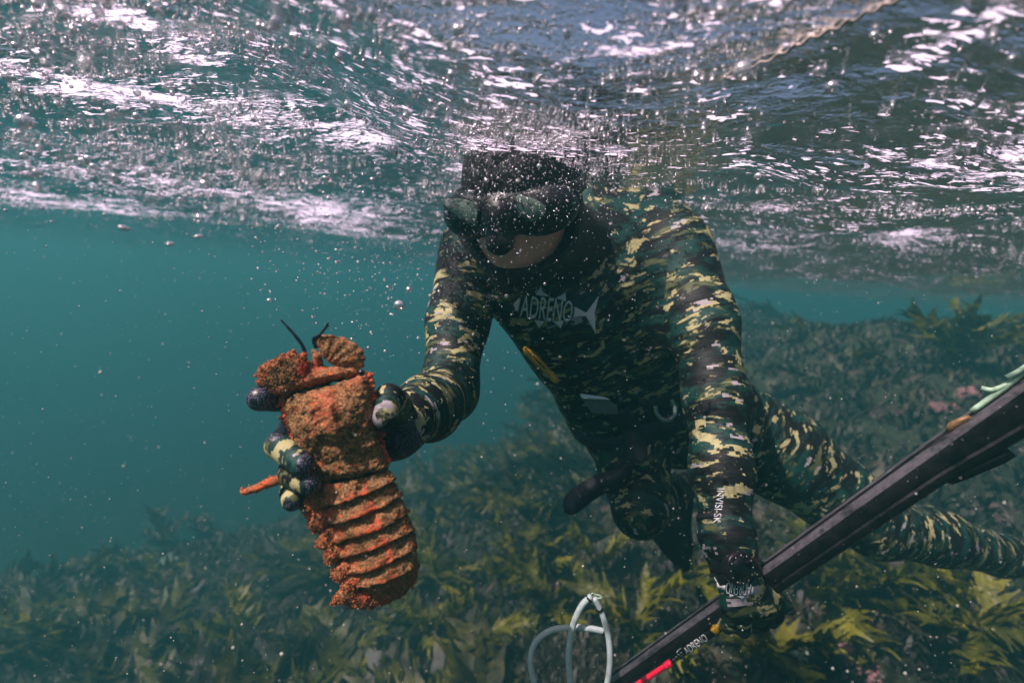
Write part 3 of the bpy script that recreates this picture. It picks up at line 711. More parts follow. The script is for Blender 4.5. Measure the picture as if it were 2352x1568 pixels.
# side direction faces the camera, top direction is up across the barrel
gu = UP-gd*gd.dot(UP); gu /= np.linalg.norm(gu); gs = np.cross(gd, gu)
if gs.dot(-FW) < 0: gs = -gs
tilt = .30; gu, gs = gu*math.cos(tilt)+gs*math.sin(tilt), gs*math.cos(tilt)-gu*math.sin(tilt)
prof = [(.0135, .0165), (.0155, .0125), (.0165, .006), (.0150, -.0040), (.0135, -.0065), (.0155, -.009), (.0140, -.0170), (.009, -.0215), (0, -.0225),
        (-.009, -.0215), (-.014, -.0170), (-.0155, -.009), (-.0135, -.0065), (-.0150, -.0040), (-.0165, .006), (-.0155, .0125), (-.0135, .0165), (-.004, .0175), (-.003, .0150), (.003, .0150), (.004, .0175)]
V = []; F = []; nn_ = 60; np_ = len(prof)
for i in range(nn_+1):
    t = i/nn_; c = GA+gd*GL*t; k = .93+.10*t
    grow = sstep(.80, .97, t)
    for a, h in prof: V.append(c+gs*a*k+gu*(h*k-(.007*grow if h < -.005 else 0)))
for i in range(nn_):
    for k in range(np_): F.append((i*np_+k, i*np_+(k+1) % np_, (i+1)*np_+(k+1) % np_, (i+1)*np_+k))
F.append(tuple(range(np_-1, -1, -1))); F.append(tuple(nn_*np_+k for k in range(np_)))
m_ = MB(); m_.add(V, F); gun_me = m_.mesh('speargun'); gun = obj('speargun', gun_me, [GM, GTOP])
for p in gun_me.polygons:
    if len(p.vertices) == 4 and (p.index % np_ in (0, 20, 15, 16)) : p.material_index = 1
gun.modifiers.new('e', 'EDGE_SPLIT').split_angle = math.radians(38)
tag(gun, "long black speargun with a red line clipped under it, held in the diver's lower hand", 'speargun'); gun_t = bvh(gun_me)
def G(t, s, h): return GA+gd*GL*t+gs*s+gu*h
T, TF = text2d('ADRENO')
gv = P(1640, 1449, .66)[:0]
dirp = np.array((1640-1540, 1442-1512.), float); dirp /= np.linalg.norm(dirp); nrm = np.array((-dirp[1], dirp[0]))*-1
v = [tuple(np.array((1573., 1495.))+dirp*x*60-np.array((-dirp[1], dirp[0]))*(y-.5)*17*(1 if True else -1)) for x, y in T]
decal('lettering', v, TF, gun_t, PRINT, gun, L=6)
em = []; 
v, f = poly2d([(x-13, y+9) for x, y in [(1645, 1432), (1651, 1423), (1660, 1423), (1667, 1431), (1667, 1436), (1659, 1428), (1652, 1428), (1649, 1434), (1651, 1439), (1659, 1446), (1655, 1446), (1646, 1438)]])
decal('emblem', v, f, gun_t, YEL, gun, L=6)
for k in range(3):
    x0, y0 = 1639+k*4.2, 1442+k*1.2; v, f = poly2d([(x0, y0), (x0+2.2, y0-1.5), (x0+6, y0+8), (x0+4, y0+9)]); decal('emblem', v, f, gun_t, YEL, gun, L=6)
# trigger guard stub, fittings, red cord on a wire clip, pale green line
def rod(name, pts, r, m, parent, n=8, k=5): q = MB(); q.add(*tube(spline(pts, k), r, n)); return obj(name, q.mesh(name), m, parent)
m_ = MB(); m_.add(*ribbon([G(.82, 0, -.022), G(.84, 0, -.026), G(.86, 0, -.029), G(.885, 0, -.034), G(.90, .0, -.036)], [gs]*5, [.016, .018, .018, .014, .006], .010)); obj('trigger_guard', m_.mesh('trigger_guard'), GM, gun)
RED = simple('red_cord', (.75, .008, .05), .4, nscale=100, namp=.15)
cl = lambda x, y, d: P(x, y, d+.112)
rod('cord', [cl(1538, 1522, .655), cl(1510, 1540, .663), cl(1470, 1566, .672), cl(1400, 1612, .69)], .0042, RED, gun)
rod('cord_end', [cl(1541, 1520, .654), cl(1528, 1529, .657)], .0056, RED, gun)
for k in range(4): rod('clip', [cl(1541+k*6, 1522-k*5, .652), cl(1546+k*6, 1512-k*5, .648), cl(1551+k*6, 1516-k*5, .652), cl(1547+k*6, 1522-k*5, .656)], .0007, STEEL, gun)
rod('clip', [cl(1560, 1505, .652), cl(1554, 1497, .652), cl(1566, 1486, .655), cl(1576, 1482, .655), cl(1574, 1488, .655), cl(1570, 1500, .655), cl(1562, 1506, .652)], .0007, STEEL, gun)
LINE = simple('pale_green_line', (.42, .62, .44), .55, nscale=200, namp=.15)
rod('line', [G(.915, .004, .0215), G(.955, .006, .0225), G(.99, .004, .0225), G(1.05, .004, .022)], .0032, LINE, gun)
rod('line', [G(.945, .004, .035), G(.950, .006, .028), G(.962, .006, .024), G(.975, .004, .0215)], .0030, LINE, gun)
rod('line', [G(.972, .008, .030), G(.985, .008, .028), G(1.01, .008, .027)], .0028, LINE, gun)
m_ = MB(); m_.add(*tube([G(.875, .003, .0175), G(.885, .003, .0215), G(.897, .003, .0195), G(.908, .003, .0175)], [.003, .0045, .0045, .003], 8)); obj('shaft_catch', m_.mesh('shaft_catch'), simple('rusty_brass', (.35, .2, .1), .5, .4, nscale=200), gun)

# ================================================================== PALE TUBE LOOPS
TUB = simple('pale_tube', (.42, .50, .50), .42, nscale=120, namp=.12)
lp = empty('tube_loops', P(1320, 1600, .70))
tag(lp, 'pale grey rubber tube bent into loops under the speargun, tied at its tip', 'tube')
def keep(o):
    o.parent = lp; o.matrix_parent_inverse = Matrix.Translation(-Vector(lp.location))
keep(rod('loop', [P(1316, 1640, .70), P(1310, 1568, .70), P(1306, 1500, .70), P(1315, 1440, .70), P(1335, 1392, .70), P(1358, 1368, .70)], .0049, TUB, None, 10))
keep(rod('loop', [P(1364, 1371, .70), P(1380, 1402, .70), P(1395, 1450, .695), P(1401, 1500, .69), P(1398, 1550, .69), P(1380, 1640, .69)], .0046, TUB, None, 10))
keep(rod('loop', [P(1240, 1620, .71), P(1227, 1568, .71), P(1219, 1520, .712), P(1228, 1478, .715), P(1262, 1448, .715), P(1310, 1440, .717), P(1352, 1442, .71), P(1390, 1449, .708)], .0048, TUB, None, 10))
keep(rod('thread', [P(1358, 1370, .70), P(1359, 1362, .698), P(1367, 1364, .70), P(1376, 1366, .70), P(1382, 1372, .70), P(1368, 1373, .70)], .0010, LINE, None))
for (x, y, x2, y2, d) in ((1384, 1448, 1387, 1449, .708), (1376, 1396, 1378, 1400, .70), (1352, 1376, 1355, 1373, .70)): keep(rod('cord_whipping', [P(x, y, d), P(x2, y2, d)], .0063, RUB, None))

# ================================================================== SLIPPER LOBSTER
def shell_mat(name, redness):
    m, nt, b = mat(name); gp = gpos(nt)
    fine = noise_n(nt, gp, 420, 4, .75); med = noise_n(nt, gp, 75, 5, .7, .4); big = noise_n(nt, gp, 26, 4, .6, .5); spk = noise_n(nt, gp, 190, 2, .5)
    c = ramp(nt, fine, [(.30, (.028, .014, .007)), (.45, (.15, .075, .030)), (.58, (.38, .20, .075)), (.74, (.78, .48, .20))])
    c = mixc(nt, ramp(nt, med, [(.54-redness, 0), (.66-redness, .85)]), c, (.60, .115, .030))
    c = mixc(nt, ramp(nt, big, [(.60-redness, 0), (.72-redness, .8)]), c, (.50, .022, .018))
    c = mixc(nt, ramp(nt, spk, [(.66, 0), (.70, .9)]), c, (.75, .16, .02))
    at = nd(nt, 'ShaderNodeAttribute', attribute_name='red'); am = nd(nt, 'ShaderNodeMath', operation='MULTIPLY'); nt.links.new(at.outputs['Fac'], am.inputs[0])
    nt.links.new(ramp(nt, noise_n(nt, gp, 160, 5, .7), [(.38, 0), (.56, 1)]), am.inputs[1])
    c = mixc(nt, am.outputs[0], c, (.75, .11, .04))
    nt.links.new(c, b.inputs['Base Color']); b.inputs['Roughness'].default_value = .72; b.inputs['Specular IOR Level'].default_value = .35
    bump(nt, b, fine, .9, .0016); return m
SH = shell_mat('lobster_shell', -.025); SHR = shell_mat('lobster_tail_shell', -.03)
lob = empty('slipper_lobster', P(800, 1080, .485))
tag(lob, 'slipper lobster covered in sandy brown and red bumps, gripped in a gloved hand', 'lobster')
LP = Vector(lob.location)
def lpart(o): o.parent = lob; o.matrix_parent_inverse = Matrix.Translation(-LP); return o
OCT = np.array([(1, 0, 0), (-1, 0, 0), (0, 1, 0), (0, -1, 0), (0, 0, 1), (0, 0, -1)], float)
OCF = np.array([(0, 2, 4), (2, 1, 4), (1, 3, 4), (3, 0, 4), (2, 0, 5), (1, 2, 5), (3, 1, 5), (0, 3, 5)])
def finish(name, V, F, red, m_, grains=0, gsz=(.0005, .0013), amp=.0022, seed=1):
    """granular displacement + raised grains in the same mesh"""
    V = np.array(V, float); me0 = new_mesh(name+'_t', V, F); n = np.zeros(len(V)*3); me0.vertices.foreach_get('normal', n); n = n.reshape(-1, 3)
    q = V*1.0
    dsp = amp*N1.fbm(q[:, 0]*110, q[:, 1]*110, q[:, 2]*110, 2)+amp*.8*np.abs(N2.fbm(q[:, 0]*330, q[:, 1]*330, q[:, 2]*330, 2))
    V = V+n*dsp[:, None]; R = np.random.RandomState(seed)
    VV = [V]; FF = [tuple(f) for f in F]; rd = list(red); base = len(V)
    if grains:
        pa = np.zeros(len(me0.polygons)); me0.polygons.foreach_get('area', pa); pi = R.choice(len(pa), grains, p=pa/pa.sum()); 
        for p in pi:
            f = F[p]; w = R.dirichlet(np.ones(len(f))); c = sum(V[i]*w[k] for k, i in enumerate(f)); nn = n[f[0]]
            r = R.uniform(*gsz)*1.3*(1.9 if R.rand() < .05 else 1); g = OCT@np.linalg.qr(R.randn(3, 3))[0]*r
            g = g*R.uniform(.7, 1.3, 3)+c+nn*r*R.uniform(.3, 1.5); VV.append(g); FF += [tuple(x+base) for x in OCF]; base += 6; rd += [red[f[0]]]*6
    bpy.data.meshes.remove(me0)
    me = new_mesh(name, np.concatenate(VV), FF); at = me.attributes.new('red', 'FLOAT', 'POINT'); at.data.foreach_set('value', np.array(rd, np.float32))
    return lpart(obj(name, me, m_))
def loft_rows(rows, nr, na, pw=.62, redf=None, bow=0):
    """rows: (Lx,Ly,Rx,Ry,d,hfront,hback)"""
    sp_ = np.array(spline([np.array(r, float) for r in rows], nr)); V = []; red = []
    for i, r in enumerate(sp_):
        L = np.array(r[:2]); Rr = np.array(r[2:4]); d, hf, hb = r[4:]
        for k in range(na):
            w = 2*math.pi*k/na; c, s = math.cos(w), math.sin(w)
            x = math.copysign(abs(c)**.85, c); z = math.copysign(abs(s)**pw, s)
            q = (L+Rr)/2+(Rr-L)/2*x; dd = d-(hf if z > 0 else hb)*z*(1+.18*math.exp(-(x/.16)**2)*(z > 0))
            V.append(P(q[0], q[1]+bow*(1-x*x)*(z > 0), dd)); red.append(redf(i/(len(sp_)-1), x) if (redf and z > 0) else 0)
    F = [(i*na+k, (i+1)*na+k, (i+1)*na+(k+1) % na, i*na+(k+1) % na) for i in range(len(sp_)-1) for k in range(na)]
    F.append(tuple(range(na))); F.append(tuple((len(sp_)-1)*na+k for k in range(na-1, -1, -1))); return V, F, red
car = [(656, 908, 838, 860, .484, .010, .010), (650, 918, 845, 862, .482, .019, .016), (651, 942, 851, 886, .480, .028, .020), (660, 975, 856, 922, .480, .032, .020),
       (676, 1012, 862, 962, .480, .032, .020), (692, 1048, 873, 1006, .480, .024, .020), (708, 1078, 884, 1042, .480, .021, .018), (722, 1104, 892, 1068, .481, .021, .016), (730, 1114, 890, 1078, .482, .014, .010)]
def cred(t, x): return .65*math.exp(-((t-.30)/.16)**2-((x+.05)/.28)**2)+.5*math.exp(-((t-.12)/.1)**2-((x-.75)/.25)**2)
V, F, red = loft_rows(car, 14, 150, .74, cred)
for side in (0, 1):        # the saw-tooth rim
    for t in np.linspace(.6, 6.6, 24):
        i = int(t); f = t-i; r = np.array(car[i])*(1-f)+np.array(car[i+1])*f; L = r[:2]; Rr = r[2:4]; e = (L-Rr)/np.linalg.norm(L-Rr)*(1 if side == 0 else -1); b_ = L if side == 0 else Rr
        ln = rs.uniform(2, 7)*(1.6 if t < 1.4 else 1); a_ = P(*(b_-e*4), r[4]-.003); z_ = P(*(b_+e*ln-np.array((0, 3))), r[4]-.004)
        v_, f_2 = tube([a_, (a_+z_)/2, z_], [.0024, .0016, .0003], 6); n0 = len(V); V += list(v_); F += [tuple(q+n0 for q in g_) for g_ in f_2]; red += [1.0]*len(v_)
cara = finish('carapace', V, F, red, SH, 13000, amp=.0026, seed=3)
hd_ = [(688, 850, 716, 838, .482, .004, .004), (684, 858, 742, 838, .481, .010, .008), (672, 872, 782, 840, .480, .015, .010), (662, 888, 815, 846, .480, .017, .012), (655, 902, 832, 856, .482, .013, .012), (656, 910, 836, 862, .484, .006, .008)]
V, F, red = loft_rows(hd_, 7, 100, .7, lambda t, x: .2); finish('head', V, F, red, SHR, 2600, seed=4)
tr_ = [(696, 818, 706, 815, .481, .003, .003), (694, 832, 712, 828, .480, .006, .005), (690, 848, 722, 842, .480, .009, .006), (686, 862, 735, 850, .481, .008, .006)]
V, F, red = loft_rows(tr_, 5, 40, .8, lambda t, x: .2); finish('rostrum', V, F, red, SH, 350, seed=14)
tr_ = [(716, 800, 726, 799, .476, .002, .002), (718, 812, 736, 808, .476, .005, .004), (717, 830, 742, 824, .477, .006, .005), (716, 850, 746, 842, .479, .006, .005)]
V, F, red = loft_rows(tr_, 5, 40, .8, lambda t, x: .2); finish('rostrum', V, F, red, SH, 350, seed=15)
def flap(name, outline, d, tiltx, tilty, T, root, m, grains, seed, nscal, redtip):
    ol = smoothpoly(outline, 6); n = len(ol); c = np.mean(ol, 0); ol2 = []
    for i, p in enumerate(ol):
        p = np.array(p); dr = np.linalg.norm(p-root); k = 1+.050*abs(math.sin(i*math.pi*nscal/n))*min(1, dr/60); ol2.append(tuple(root+(p-root)*k))
    v, f = poly2d(ol2); v, f = refine(v, f, 4.2); v = np.array(v); O = np.array(ol2)
    A = O; B = np.roll(O, -1, 0); ds = []
    for p in v:
        ab = B-A; t = np.clip(((p-A)*ab).sum(1)/((ab*ab).sum(1)+1e-9), 0, 1); ds.append(np.linalg.norm(A+ab*t[:, None]-p, axis=1).min())
    ds = np.array(ds); h = T*np.sqrt(np.clip(ds/14, 0, 1)); ang = np.arctan2(v[:, 1]-root[1], v[:, 0]-root[0]); h = h*(1+.10*np.sin(ang*17))
    dd = d+(v[:, 0]-c[0])*tiltx+(v[:, 1]-c[1])*tilty; N = len(v)
    Vf = [P(x, y, a-b) for (x, y), a, b in zip(v, dd, h)]; Vb = [P(x, y, a+b*.6+.0004) for (x, y), a, b in zip(v, dd, h)]
    Ff = [tuple(q) for q in f]; Fb = [tuple(i+N for i in q[::-1]) for q in f]
    # close the rim
    from collections import Counter
    ec = Counter(); 
    for q in f:
        for a, b in zip(q, q[1:]+q[:1]): ec[(a, b)] += 1
    rim = [(b, a, a+N, b+N) for (a, b) in ec if (b, a) not in ec]
    rd = [redtip*math.exp(-(s/12)**2) for s in ds]*2
    return finish(name, Vf+Vb, Ff+Fb+rim, rd, m, grains, (.0003, .0008), .0010, seed)
flap('antennal_plate', [(706, 838), (700, 812), (686, 822), (676, 808), (655, 816), (628, 828), (604, 842), (595, 858), (596, 878), (606, 893), (628, 904), (656, 901), (682, 888), (704, 862)], .470, -.00003, .00002, .0048, np.array((705., 862.)), SHR, 1700, 5, 15, .5)
flap('antennal_plate', [(724, 776), (748, 770), (778, 774), (808, 786), (828, 802), (836, 822), (832, 842), (816, 850), (795, 842), (762, 838), (742, 820), (730, 798)], .474, .00002, .00003, .0042, np.array((742., 846.)), SHR, 2600, 6, 13, .2)
for (x, y) in ((655, 902), (826, 858)):
    m_ = MB(); c = P(x+4, y-2, .462); V, F = [], []
    m_.add(*lathe([(.0008, .0036), (.0028, .0022), (.0034, 0), (.0026, -.0024), (.0006, -.0036)], 14, c, UP, RT, FW)); lpart(obj('eye', m_.mesh('eye'), simple('eye_dark', (.02, .01, .01), .2)))
ANT = simple('antennule_blue', (.012, .014, .03), .4, nscale=300, namp=.5)
lpart(rod('antennule', [P(704, 818, .474), P(694, 792, .472), P(676, 768, .468), P(658, 748, .465), P(643, 732, .463)], [.0018]*5+[.0017]*5+[.0014]*5+[.0010]*5+[.0003], ANT, None, 8))
a2_ = lpart(rod('antennule', [P(726, 800, .472), P(720, 778, .470), P(735, 768, .468), P(748, 752, .466), P(755, 738, .464)], [.0018]*5+[.0016]*5+[.0014]*5+[.0010]*5+[.0003], ANT, None, 8))
lpart(rod('antennule_tip', [P(740, 762, .467), P(752, 750, .466), P(757, 748, .466)], [.0011]*5+[.0007]*5+[.0003], ANT, None, 6))
segs = [((724, 1106, 892, 1072), (714, 1166, 906, 1100)), ((734, 1150, 904, 1098), (724, 1208, 925, 1138)), ((748, 1190, 922, 1134), (742, 1250, 940, 1177)),
        ((768, 1232, 937, 1174), (760, 1282, 951, 1217)), ((784, 1266, 948, 1214), (778, 1322, 958, 1258)), ((800, 1302, 956, 1252), (798, 1350, 961, 1300))]
for i, (u, l) in enumerate(segs):
    u = np.array(u, float); l = np.array(l, float); dz = .484+.001*i; rows = []
    for t, hf, wx in ((0, .0198, -4), (.12, .0206, -3), (.4, .0222, 0), (.7, .0240, 2), (.92, .0250, 3), (1.0, .0225, 2), (1.03, .010, -4)):
        r = u*(1-t)+l*t; rows.append((r[0]-wx+6*(1-t), r[1], r[2]+wx, r[3], dz, hf, .012*(hf/.02)+.002))
    def rf(t, x, i=i): return (1.0*math.exp(-((x-.12)/.30)**2)*sstep(.35, .7, t)+.9*math.exp(-((x-.30)/.05)**2)*(t > .15)+.5*math.exp(-((x+.7)/.2)**2))*(1 if i < 5 else .5)
    V, F, red = loft_rows(rows, 5, 130, .80, rf, 15)
    # left flank lobe: the lower left of every ring sweeps down into a rounded tooth
    V = np.array(V); 
    o = finish('tail_segment', V, F, red, SHR, 3400, (.0004, .0011), .0020, 20+i)
    ll = smoothpoly([(l[0]+34, l[1]-26), (l[0]+4, l[1]-34), (l[0]-6, l[1]-10), (l[0]+2, l[1]+6), (l[0]+20, l[1]+2)], 4)
    c = np.array((l[0]+30, l[1]-20)); V2 = []; q = spline([(l[0]+34, l[1]-36, dz-.010), (l[0]+14, l[1]-18, dz-.009), (l[0]+1, l[1]-2, dz-.006), (l[0]-3, l[1]+5, dz-.005)], 5)
    v_, f_2 = tube([P(*p) for p in q], [.0045, .0075, .0090, .0095, .0098]+[.0095, .0092, .0088, .0083, .0078]+[.0072, .0065, .0056, .0046, .0034, .0012], 20)
    finish('tail_lobe', v_, f_2, [.35]*len(v_), SHR, 260, (.0004, .001), .0016, 40+i)
tf = [(803, 1338, 962, 1290, .489, .012, .008), (800, 1350, 962, 1308, .489, .017, .010), (806, 1366, 952, 1330, .490, .015, .009), (818, 1378, 930, 1350, .491, .011, .008), (836, 1388, 905, 1368, .491, .005, .005)]
V, F, red = loft_rows(tf, 8, 110, .7, lambda t, x: .3); finish('tail_fan', V, F, red, SHR, 1500, (.0004, .001), seed=31)
for k, (o2, rt, sd) in enumerate(([[(808, 1340), (785, 1352), (766, 1374), (761, 1388), (782, 1387), (808, 1382), (822, 1366)], (822, 1345), 51], [[(812, 1356), (802, 1380), (802, 1396), (822, 1396), (850, 1390), (858, 1372), (845, 1358)], (838, 1350), 52],
                                  [[(850, 1362), (842, 1390), (866, 1391), (898, 1378), (906, 1356), (880, 1348)], (870, 1345), 53], [[(895, 1352), (896, 1376), (925, 1364), (948, 1342), (958, 1316), (925, 1318)], (912, 1325), 54])):
    flap('tail_fan_lobe', o2, .478+.002*k, 0, 0, .0045, np.array(rt, float), SHR, 330, sd, 9, .25)
LEGM = shell_mat('lobster_leg', .06)
def leg(pts, rad, seed):
    q = spline([P(*p) for p in pts], 7); rr = np.interp(np.linspace(0, 1, len(q)), np.linspace(0, 1, len(rad)), rad)
    v, f = tube(q, list(rr), 14); finish('leg', v, f, [.35]*len(v), LEGM, 150, (.0003, .0006), .0008, seed)
leg([(690, 1082, .485), (650, 1098, .472), (615, 1110, .468), (585, 1122, .466), (560, 1128, .466), (556, 1118, .466)], [.0055, .0055, .0048, .0040, .0036, .0030, .0012], 61)
leg([(700, 1130, .495), (694, 1152, .482), (704, 1175, .478), (718, 1196, .476), (724, 1205, .476)], [.0050, .0045, .0038, .0026, .0012], 62)
leg([(850, 900, .50), (868, 912, .505), (874, 940, .51)], [.004, .0036, .002], 63)

# ================================================================== KELP, SPONGES
def frond_tpl(R, L=1.0):
    V = []; F = []
    bend = R.uniform(.15, .5); sw = R.uniform(-.35, .35); n = 11
    def ax(s): return np.array((sw*s*s, s*(1-.15*s), .45*bend*math.sin(2.4*s)+.03*math.sin(9*s)))
    def strip(cs, ws, wd, jag):
        b0 = len(V); m = len(cs)
        for i in range(m):
            j = 1+(jag if i % 2 else -jag)*.5; V.append(cs[i]-wd[i]*ws[i]*j); V.append(cs[i]+wd[i]*ws[i]*(2-j))
        for i in range(m-1): F.append((b0+2*i, b0+2*i+1, b0+2*i+3, b0+2*i+2))
    cs = [ax(i/n) for i in range(n+1)]; strip(cs, [.050*(1-.6*i/n)+.008 for i in range(n+1)], [np.array((1, 0, .2*math.sin(i)))]*(n+1), .5)
    for s in np.linspace(.10, .97, 10):
        for sd in (-1, 1):
            if R.rand() < .12: continue
            a = ax(s); l = R.uniform(.18, .34)*(1-.45*abs(s-.45)); an = R.uniform(.35, 1.0); d = np.array((sd*math.cos(an), math.sin(an), R.uniform(-.35, .25))); d /= np.linalg.norm(d)
            wd = np.array((-d[1]*sd, d[0]*sd, R.uniform(-.5, .5))); wd /= np.linalg.norm(wd); m = 7; curl = R.uniform(-.12, .12)
            c2 = [a+d*l*t+np.array((0, .10*t*t, curl*t*t-.02*math.sin(6*t))) for t in np.linspace(0, 1, m)]
            strip(c2, [.054*(.5+1.1*math.sin(math.pi*min(1, t+.15)))*(1-.75*t)+.003 for t in np.linspace(0, 1, m)], [wd]*m, .35)
    return np.array(V), np.array(F)
TPL = [frond_tpl(np.random.RandomState(100+i)) for i in range(9)]
def kelp_mat(name, dark, mid, lite):
    m, nt, b = mat(name); gp = gpos(nt); n1 = noise_n(nt, gp, 3.5, 4, .6); n2 = noise_n(nt, gp, 45, 3, .6)
    c = ramp(nt, n1, [(.36, dark), (.47, mid), (.60, lite)]); c = mixc(nt, ramp(nt, n2, [(.35, .45), (.65, 0)]), c, tuple(x*.45 for x in mid))
    nt.links.new(c, b.inputs['Base Color']); b.inputs['Roughness'].default_value = .5
    tl = nd(nt, 'ShaderNodeBsdfTranslucent'); nt.links.new(c, tl.inputs[0]); mx = nd(nt, 'ShaderNodeMixShader', i_0=.35); o = nt.nodes['Material Output']
    nt.links.new(b.outputs[0], mx.inputs[1]); nt.links.new(tl.outputs[0], mx.inputs[2]); nt.links.new(mx.outputs[0], o.inputs[0]); return m
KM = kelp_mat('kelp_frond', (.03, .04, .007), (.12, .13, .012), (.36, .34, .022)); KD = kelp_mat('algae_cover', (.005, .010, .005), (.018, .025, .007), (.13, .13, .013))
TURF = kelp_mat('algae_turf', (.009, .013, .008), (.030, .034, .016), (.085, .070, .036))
STIPE = simple('kelp_stipe', (.06, .05, .012), .5, nscale=40)
def basis(yaw, pitch, roll):
    return np.array(Matrix.Rotation(yaw, 3, 'Z')@Matrix.Rotation(pitch, 3, 'X')@Matrix.Rotation(roll, 3, 'Y'))
def fronds(items):
    Vs = []; Fs = []; n = 0
    for (pos, L, yaw, pitch, roll, k) in items:
        v, f = TPL[k]; v = (v*np.array((1, 1, 1))*L)@basis(yaw, pitch, roll).T+pos; Vs.append(v); Fs.append(f+n); n += len(v)
    return np.concatenate(Vs), np.concatenate(Fs)
R = np.random.RandomState(5)
its = []
for _ in range(2300):
    az = R.uniform(-.95, .95); r = 1.25+6.2*R.rand()**1.15; x, y = r*math.sin(az), r*math.cos(az)
    dens = float(N2.fbm(np.array(x*.8), np.array(y*.8), np.array(9.2), 2))
    if dens < .06: continue
    if x > .9 and r > 2.2 and R.rand() < .92: continue
    z = float(ground(x, y)); its.append((np.array((x, y, z+R.uniform(.0, .12))), R.uniform(.28, .62), R.normal(1.1, .65), R.uniform(-.25, .30), R.normal(0, .5), R.randint(9)))
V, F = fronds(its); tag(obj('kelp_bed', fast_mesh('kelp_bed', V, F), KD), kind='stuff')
# short turf
Vs = []; Fs = []; n = 0
for _ in range(14000):
    az = R.uniform(-.95, .95); r = 1.0+7.5*R.rand()**1.1; x, y = r*math.sin(az), r*math.cos(az); z = float(0)
    Vs.append((x, y, r))
A = np.array(Vs); Z = ground(A[:, 0], A[:, 1]); V = []; F = []
for (x, y, r), z in zip(A, Z):
    for k in range(6):
        yw = R.uniform(0, 6.28); h = R.uniform(.02, .065)*(1+.05*r); w = R.uniform(.004, .010)*(1+.05*r); dx, dy = math.cos(yw), math.sin(yw); o = np.array((x+R.uniform(-.07, .07), y+R.uniform(-.07, .07), z-.01)); b0 = len(V)
        V += [o+(-dy*w, dx*w, 0), o-(-dy*w, dx*w, 0), o+(dx*h*.4-dy*w*1.4, dy*h*.4+dx*w*1.4, h*.6), o+(dx*h*.4+dy*w*.9, dy*h*.4-dx*w*.9, h*.65), o+(dx*h*.9, dy*h*.9, h)]
        F += [(b0, b0+1, b0+3), (b0, b0+3, b0+2), (b0+2, b0+3, b0+4)]
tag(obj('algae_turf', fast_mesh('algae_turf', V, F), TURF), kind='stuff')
KEL = [(1190, 1345, 'broad yellow-green kelp reaching up on the seabed to the right of the lobster tail', .34, 9), (1120, 1490, 'bright kelp at the bottom, just left of the pale tube loops', .30, 8),
       (1260, 1420, 'yellow kelp directly behind the top of the pale tube loops', .32, 8), (980, 1480, 'kelp clump on the seabed below the tip of the lobster tail', .30, 7), (1380, 1330, "kelp growing between the loose belt tail and the diver's knee", .30, 6),
       (1590, 1360, 'kelp standing right below the tip of the black fin', .30, 7), (1900, 1420, "large olive kelp on the seabed to the right of the diver's lower hand", .40, 10), (2080, 1400, "kelp plant under the diver's outstretched knee", .36, 8),
       (2230, 1500, 'kelp in the lower right corner of the seabed', .36, 8), (350, 1350, 'long thin kelp blade lit on the seabed left of the lobster tail', .34, 4), (190, 1500, 'dim kelp in the lower left corner', .36, 7),
       (560, 1490, 'dark kelp at the bottom, left of the lobster tail tip', .32, 7), (2190, 850, 'small yellow kelp tuft lit on top of the reef on the right', .40, 8), (2240, 800, 'yellow seaweed spray on the crest line of the reef', .34, 6), (760, 1540, 'kelp at the bottom edge straight below the lobster', .3, 7), (1450, 1500, 'kelp between the pale tube loops and the printed end of the speargun', .34, 9), (700, 1330, 'kelp on the dark seabed directly left of the lobster tail', .34, 8), (1760, 1540, 'kelp at the bottom edge under the gripping hand', .34, 8), (1010, 1350, 'yellow-green kelp touching the right side of the tail fan', .34, 8)]
for (px, py, lab, L, nf) in KEL:
    c = on_ground(px, py); r0 = empty('kelp', Vector(c)); tag(r0, lab, 'kelp', 'kelp plants on the seabed')
    its = []; ap_ = np.array((0, 0, .09))
    for k in range(nf): its.append((ap_+R.normal(0, .02, 3), L*R.uniform(.7, 1.15), k*2*math.pi/nf*.8+R.normal(.6, .4), R.uniform(.1, .9), R.normal(0, .35), R.randint(9)))
    V, F = fronds(its); o = obj('fronds', fast_mesh('fronds', V, F), KM, r0)
    m_ = MB(); m_.add(*tube([np.array((0, 0, -.05)), np.array((.01, 0, .03)), ap_, ap_*1.4], [.011, .009, .007, .002], 8)); obj('stipe', m_.mesh('stipe'), STIPE, r0)
PNK = simple('coralline_pink', (.24, .12, .13), .9, nscale=60, namp=.5); SPG = simple('pale_sponge', (.26, .36, .27), .9, nscale=50, namp=.4)
